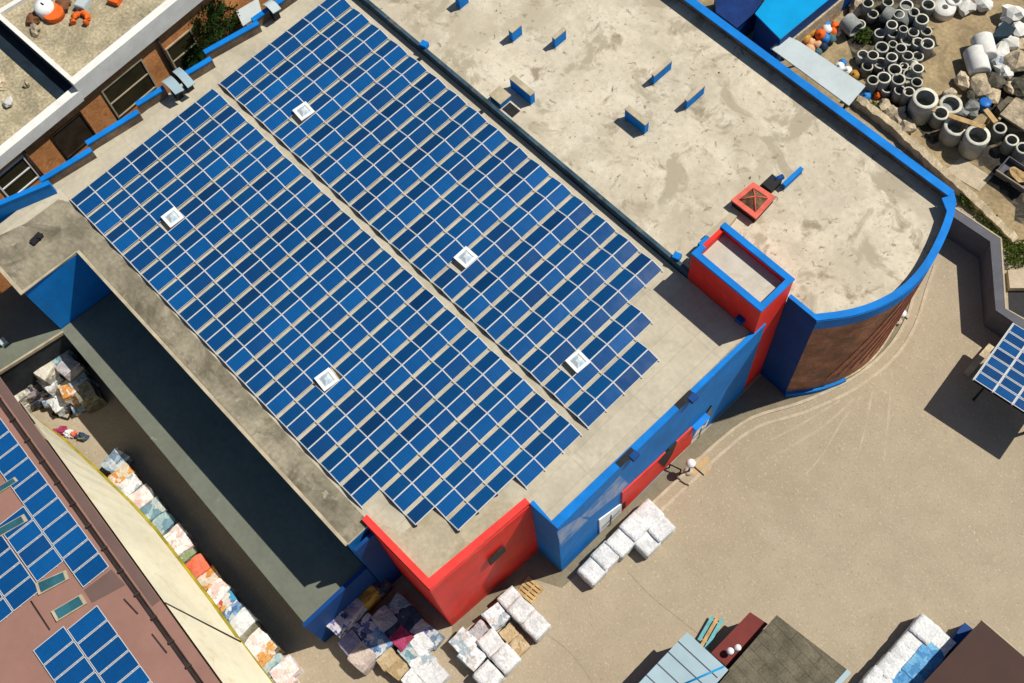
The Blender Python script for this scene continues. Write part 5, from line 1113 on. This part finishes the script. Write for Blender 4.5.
# heap of coloured canisters by the grey canopy
cans = [(800, 34, 'o'), (804, 32, 'o'), (808, 31, 'o'), (812, 36, 'o'), (822, 21.5, 'o'), (820, 25, 'o'), (831, 30.5, 'r'), (836, 26, 'r'), (828, 24, 'b'), (826, 38, 'b'), (808, 41, 't'), (813, 47, 't'), (821, 43, 't'), (820, 50, 'g'), (815, 28, 'g'), (833, 39, 'g'), (817, 33, 'o'), (803, 38, 'o'), (825, 47, 'n'), (811, 39, 'n'), (836, 32, 'w'), (826, 29, 'w'), (821, 32, 'r'), (840, 66, 'w2'), (843, 62, 'b2'), (855, 74, 'o2'), (848, 70, 'w3'), (866, 95, 'b3'), (878, 94, 'r3')]
CM = {'o': (mat('amber_can', (.48, .24, .04), .6, .2, 3.), 'amber'), 'r': (ORNG, 'orange'), 'b': (mat('blue_can', (.03, .2, .55), .45, .1, 3.), 'blue'), 't': (mat('peach_can', (.65, .36, .2), .6, .1, 3.), 'peach'), 'g': (mat('teal_grey_can', (.08, .16, .17), .6, .2, 3.), 'grey teal'), 'n': (mat('navy_can', (.015, .03, .07), .6, .2, 3.), 'navy'), 'w': (WHITE, 'white')}
cnt = {}
for i, (px, py, k) in enumerate(cans):
    m, cn = CM[k[0]]; s = random.uniform(.34, .5); lone = len(k) > 1; z_ = 0.02 if lone else random.choice((.02, .3, .55)); p = at(px, py, z_+s)
    b_ = MB(); b_.lathe([(s*.8, 0), (s, s*.25), (s, s*1.2), (s*.45, s*1.55), (s*.3, s*1.6), (s*.28, s*1.8), (.02, s*1.8)], 12)
    o = from_mesh('canister', b_.mesh('canister', m), None, (p.x, p.y, z_), (random.uniform(-.9, .9) if not lone else .2, random.uniform(-.9, .9) if not lone else 0, 0))
    if lone: lb = {'w2': 'white canister lying alone under the canopy edge', 'b2': 'blue canister lying alone under the canopy edge', 'o2': 'amber canister lying alone near the canopy corner', 'w3': 'white canister near the middle of the canopy edge', 'b3': 'blue canister at the far corner of the grey canopy', 'r3': 'orange canister near the near end of the ring store'}[k]
    else:
        cnt[k] = cnt.get(k, 0)+1; lb = '%s canister in the coloured heap beside the pale grey canopy' % cn
    tag(o, lb, 'canister', '%s canisters in the heap by the canopy' % cn if not lone else 'loose canisters by the canopy')

# ================================================================= light, sky, camera
sun_v = Vector((.29, .57, 1)).normalized(); el = math.asin(sun_v.z); az = math.atan2(sun_v.x, sun_v.y)
w = bpy.data.worlds.new('World'); SC.world = w; w.use_nodes = True; nt = w.node_tree
sk = nt.nodes.new('ShaderNodeTexSky'); sk.sky_type = 'NISHITA'; sk.sun_disc = False; sk.sun_elevation = el; sk.sun_rotation = az; sk.air_density = 1.; sk.dust_density = .6
bg = nt.nodes['Background']; bg.inputs['Strength'].default_value = .07; nt.links.new(sk.outputs['Color'], bg.inputs['Color'])
ld = bpy.data.lights.new('sun', 'SUN'); ld.energy = 4.9; ld.angle = math.radians(.5); ld.color = (1, .955, .87)
lo_ = bpy.data.objects.new('sun', ld); COL.objects.link(lo_); lo_.rotation_euler = (-sun_v).to_track_quat('-Z', 'Y').to_euler(); lo_.location = sun_v*150
cd = bpy.data.cameras.new('camera'); cd.sensor_fit = 'HORIZONTAL'; cd.sensor_width = 36; cd.lens = F/1024*36; cd.clip_end = 2000; cd.clip_start = .5
co_ = bpy.data.objects.new('camera', cd); COL.objects.link(co_)
M4 = Matrix(((RX.x, -RD.x, -RF.x, CAM.x), (RX.y, -RD.y, -RF.y, CAM.y), (RX.z, -RD.z, -RF.z, CAM.z), (0, 0, 0, 1))); co_.matrix_world = M4
SC.camera = co_
SC.view_settings.view_transform = 'Standard'; SC.view_settings.look = 'None'; SC.view_settings.exposure = 0; SC.view_settings.gamma = 1; SC.view_settings.use_curve_mapping = False
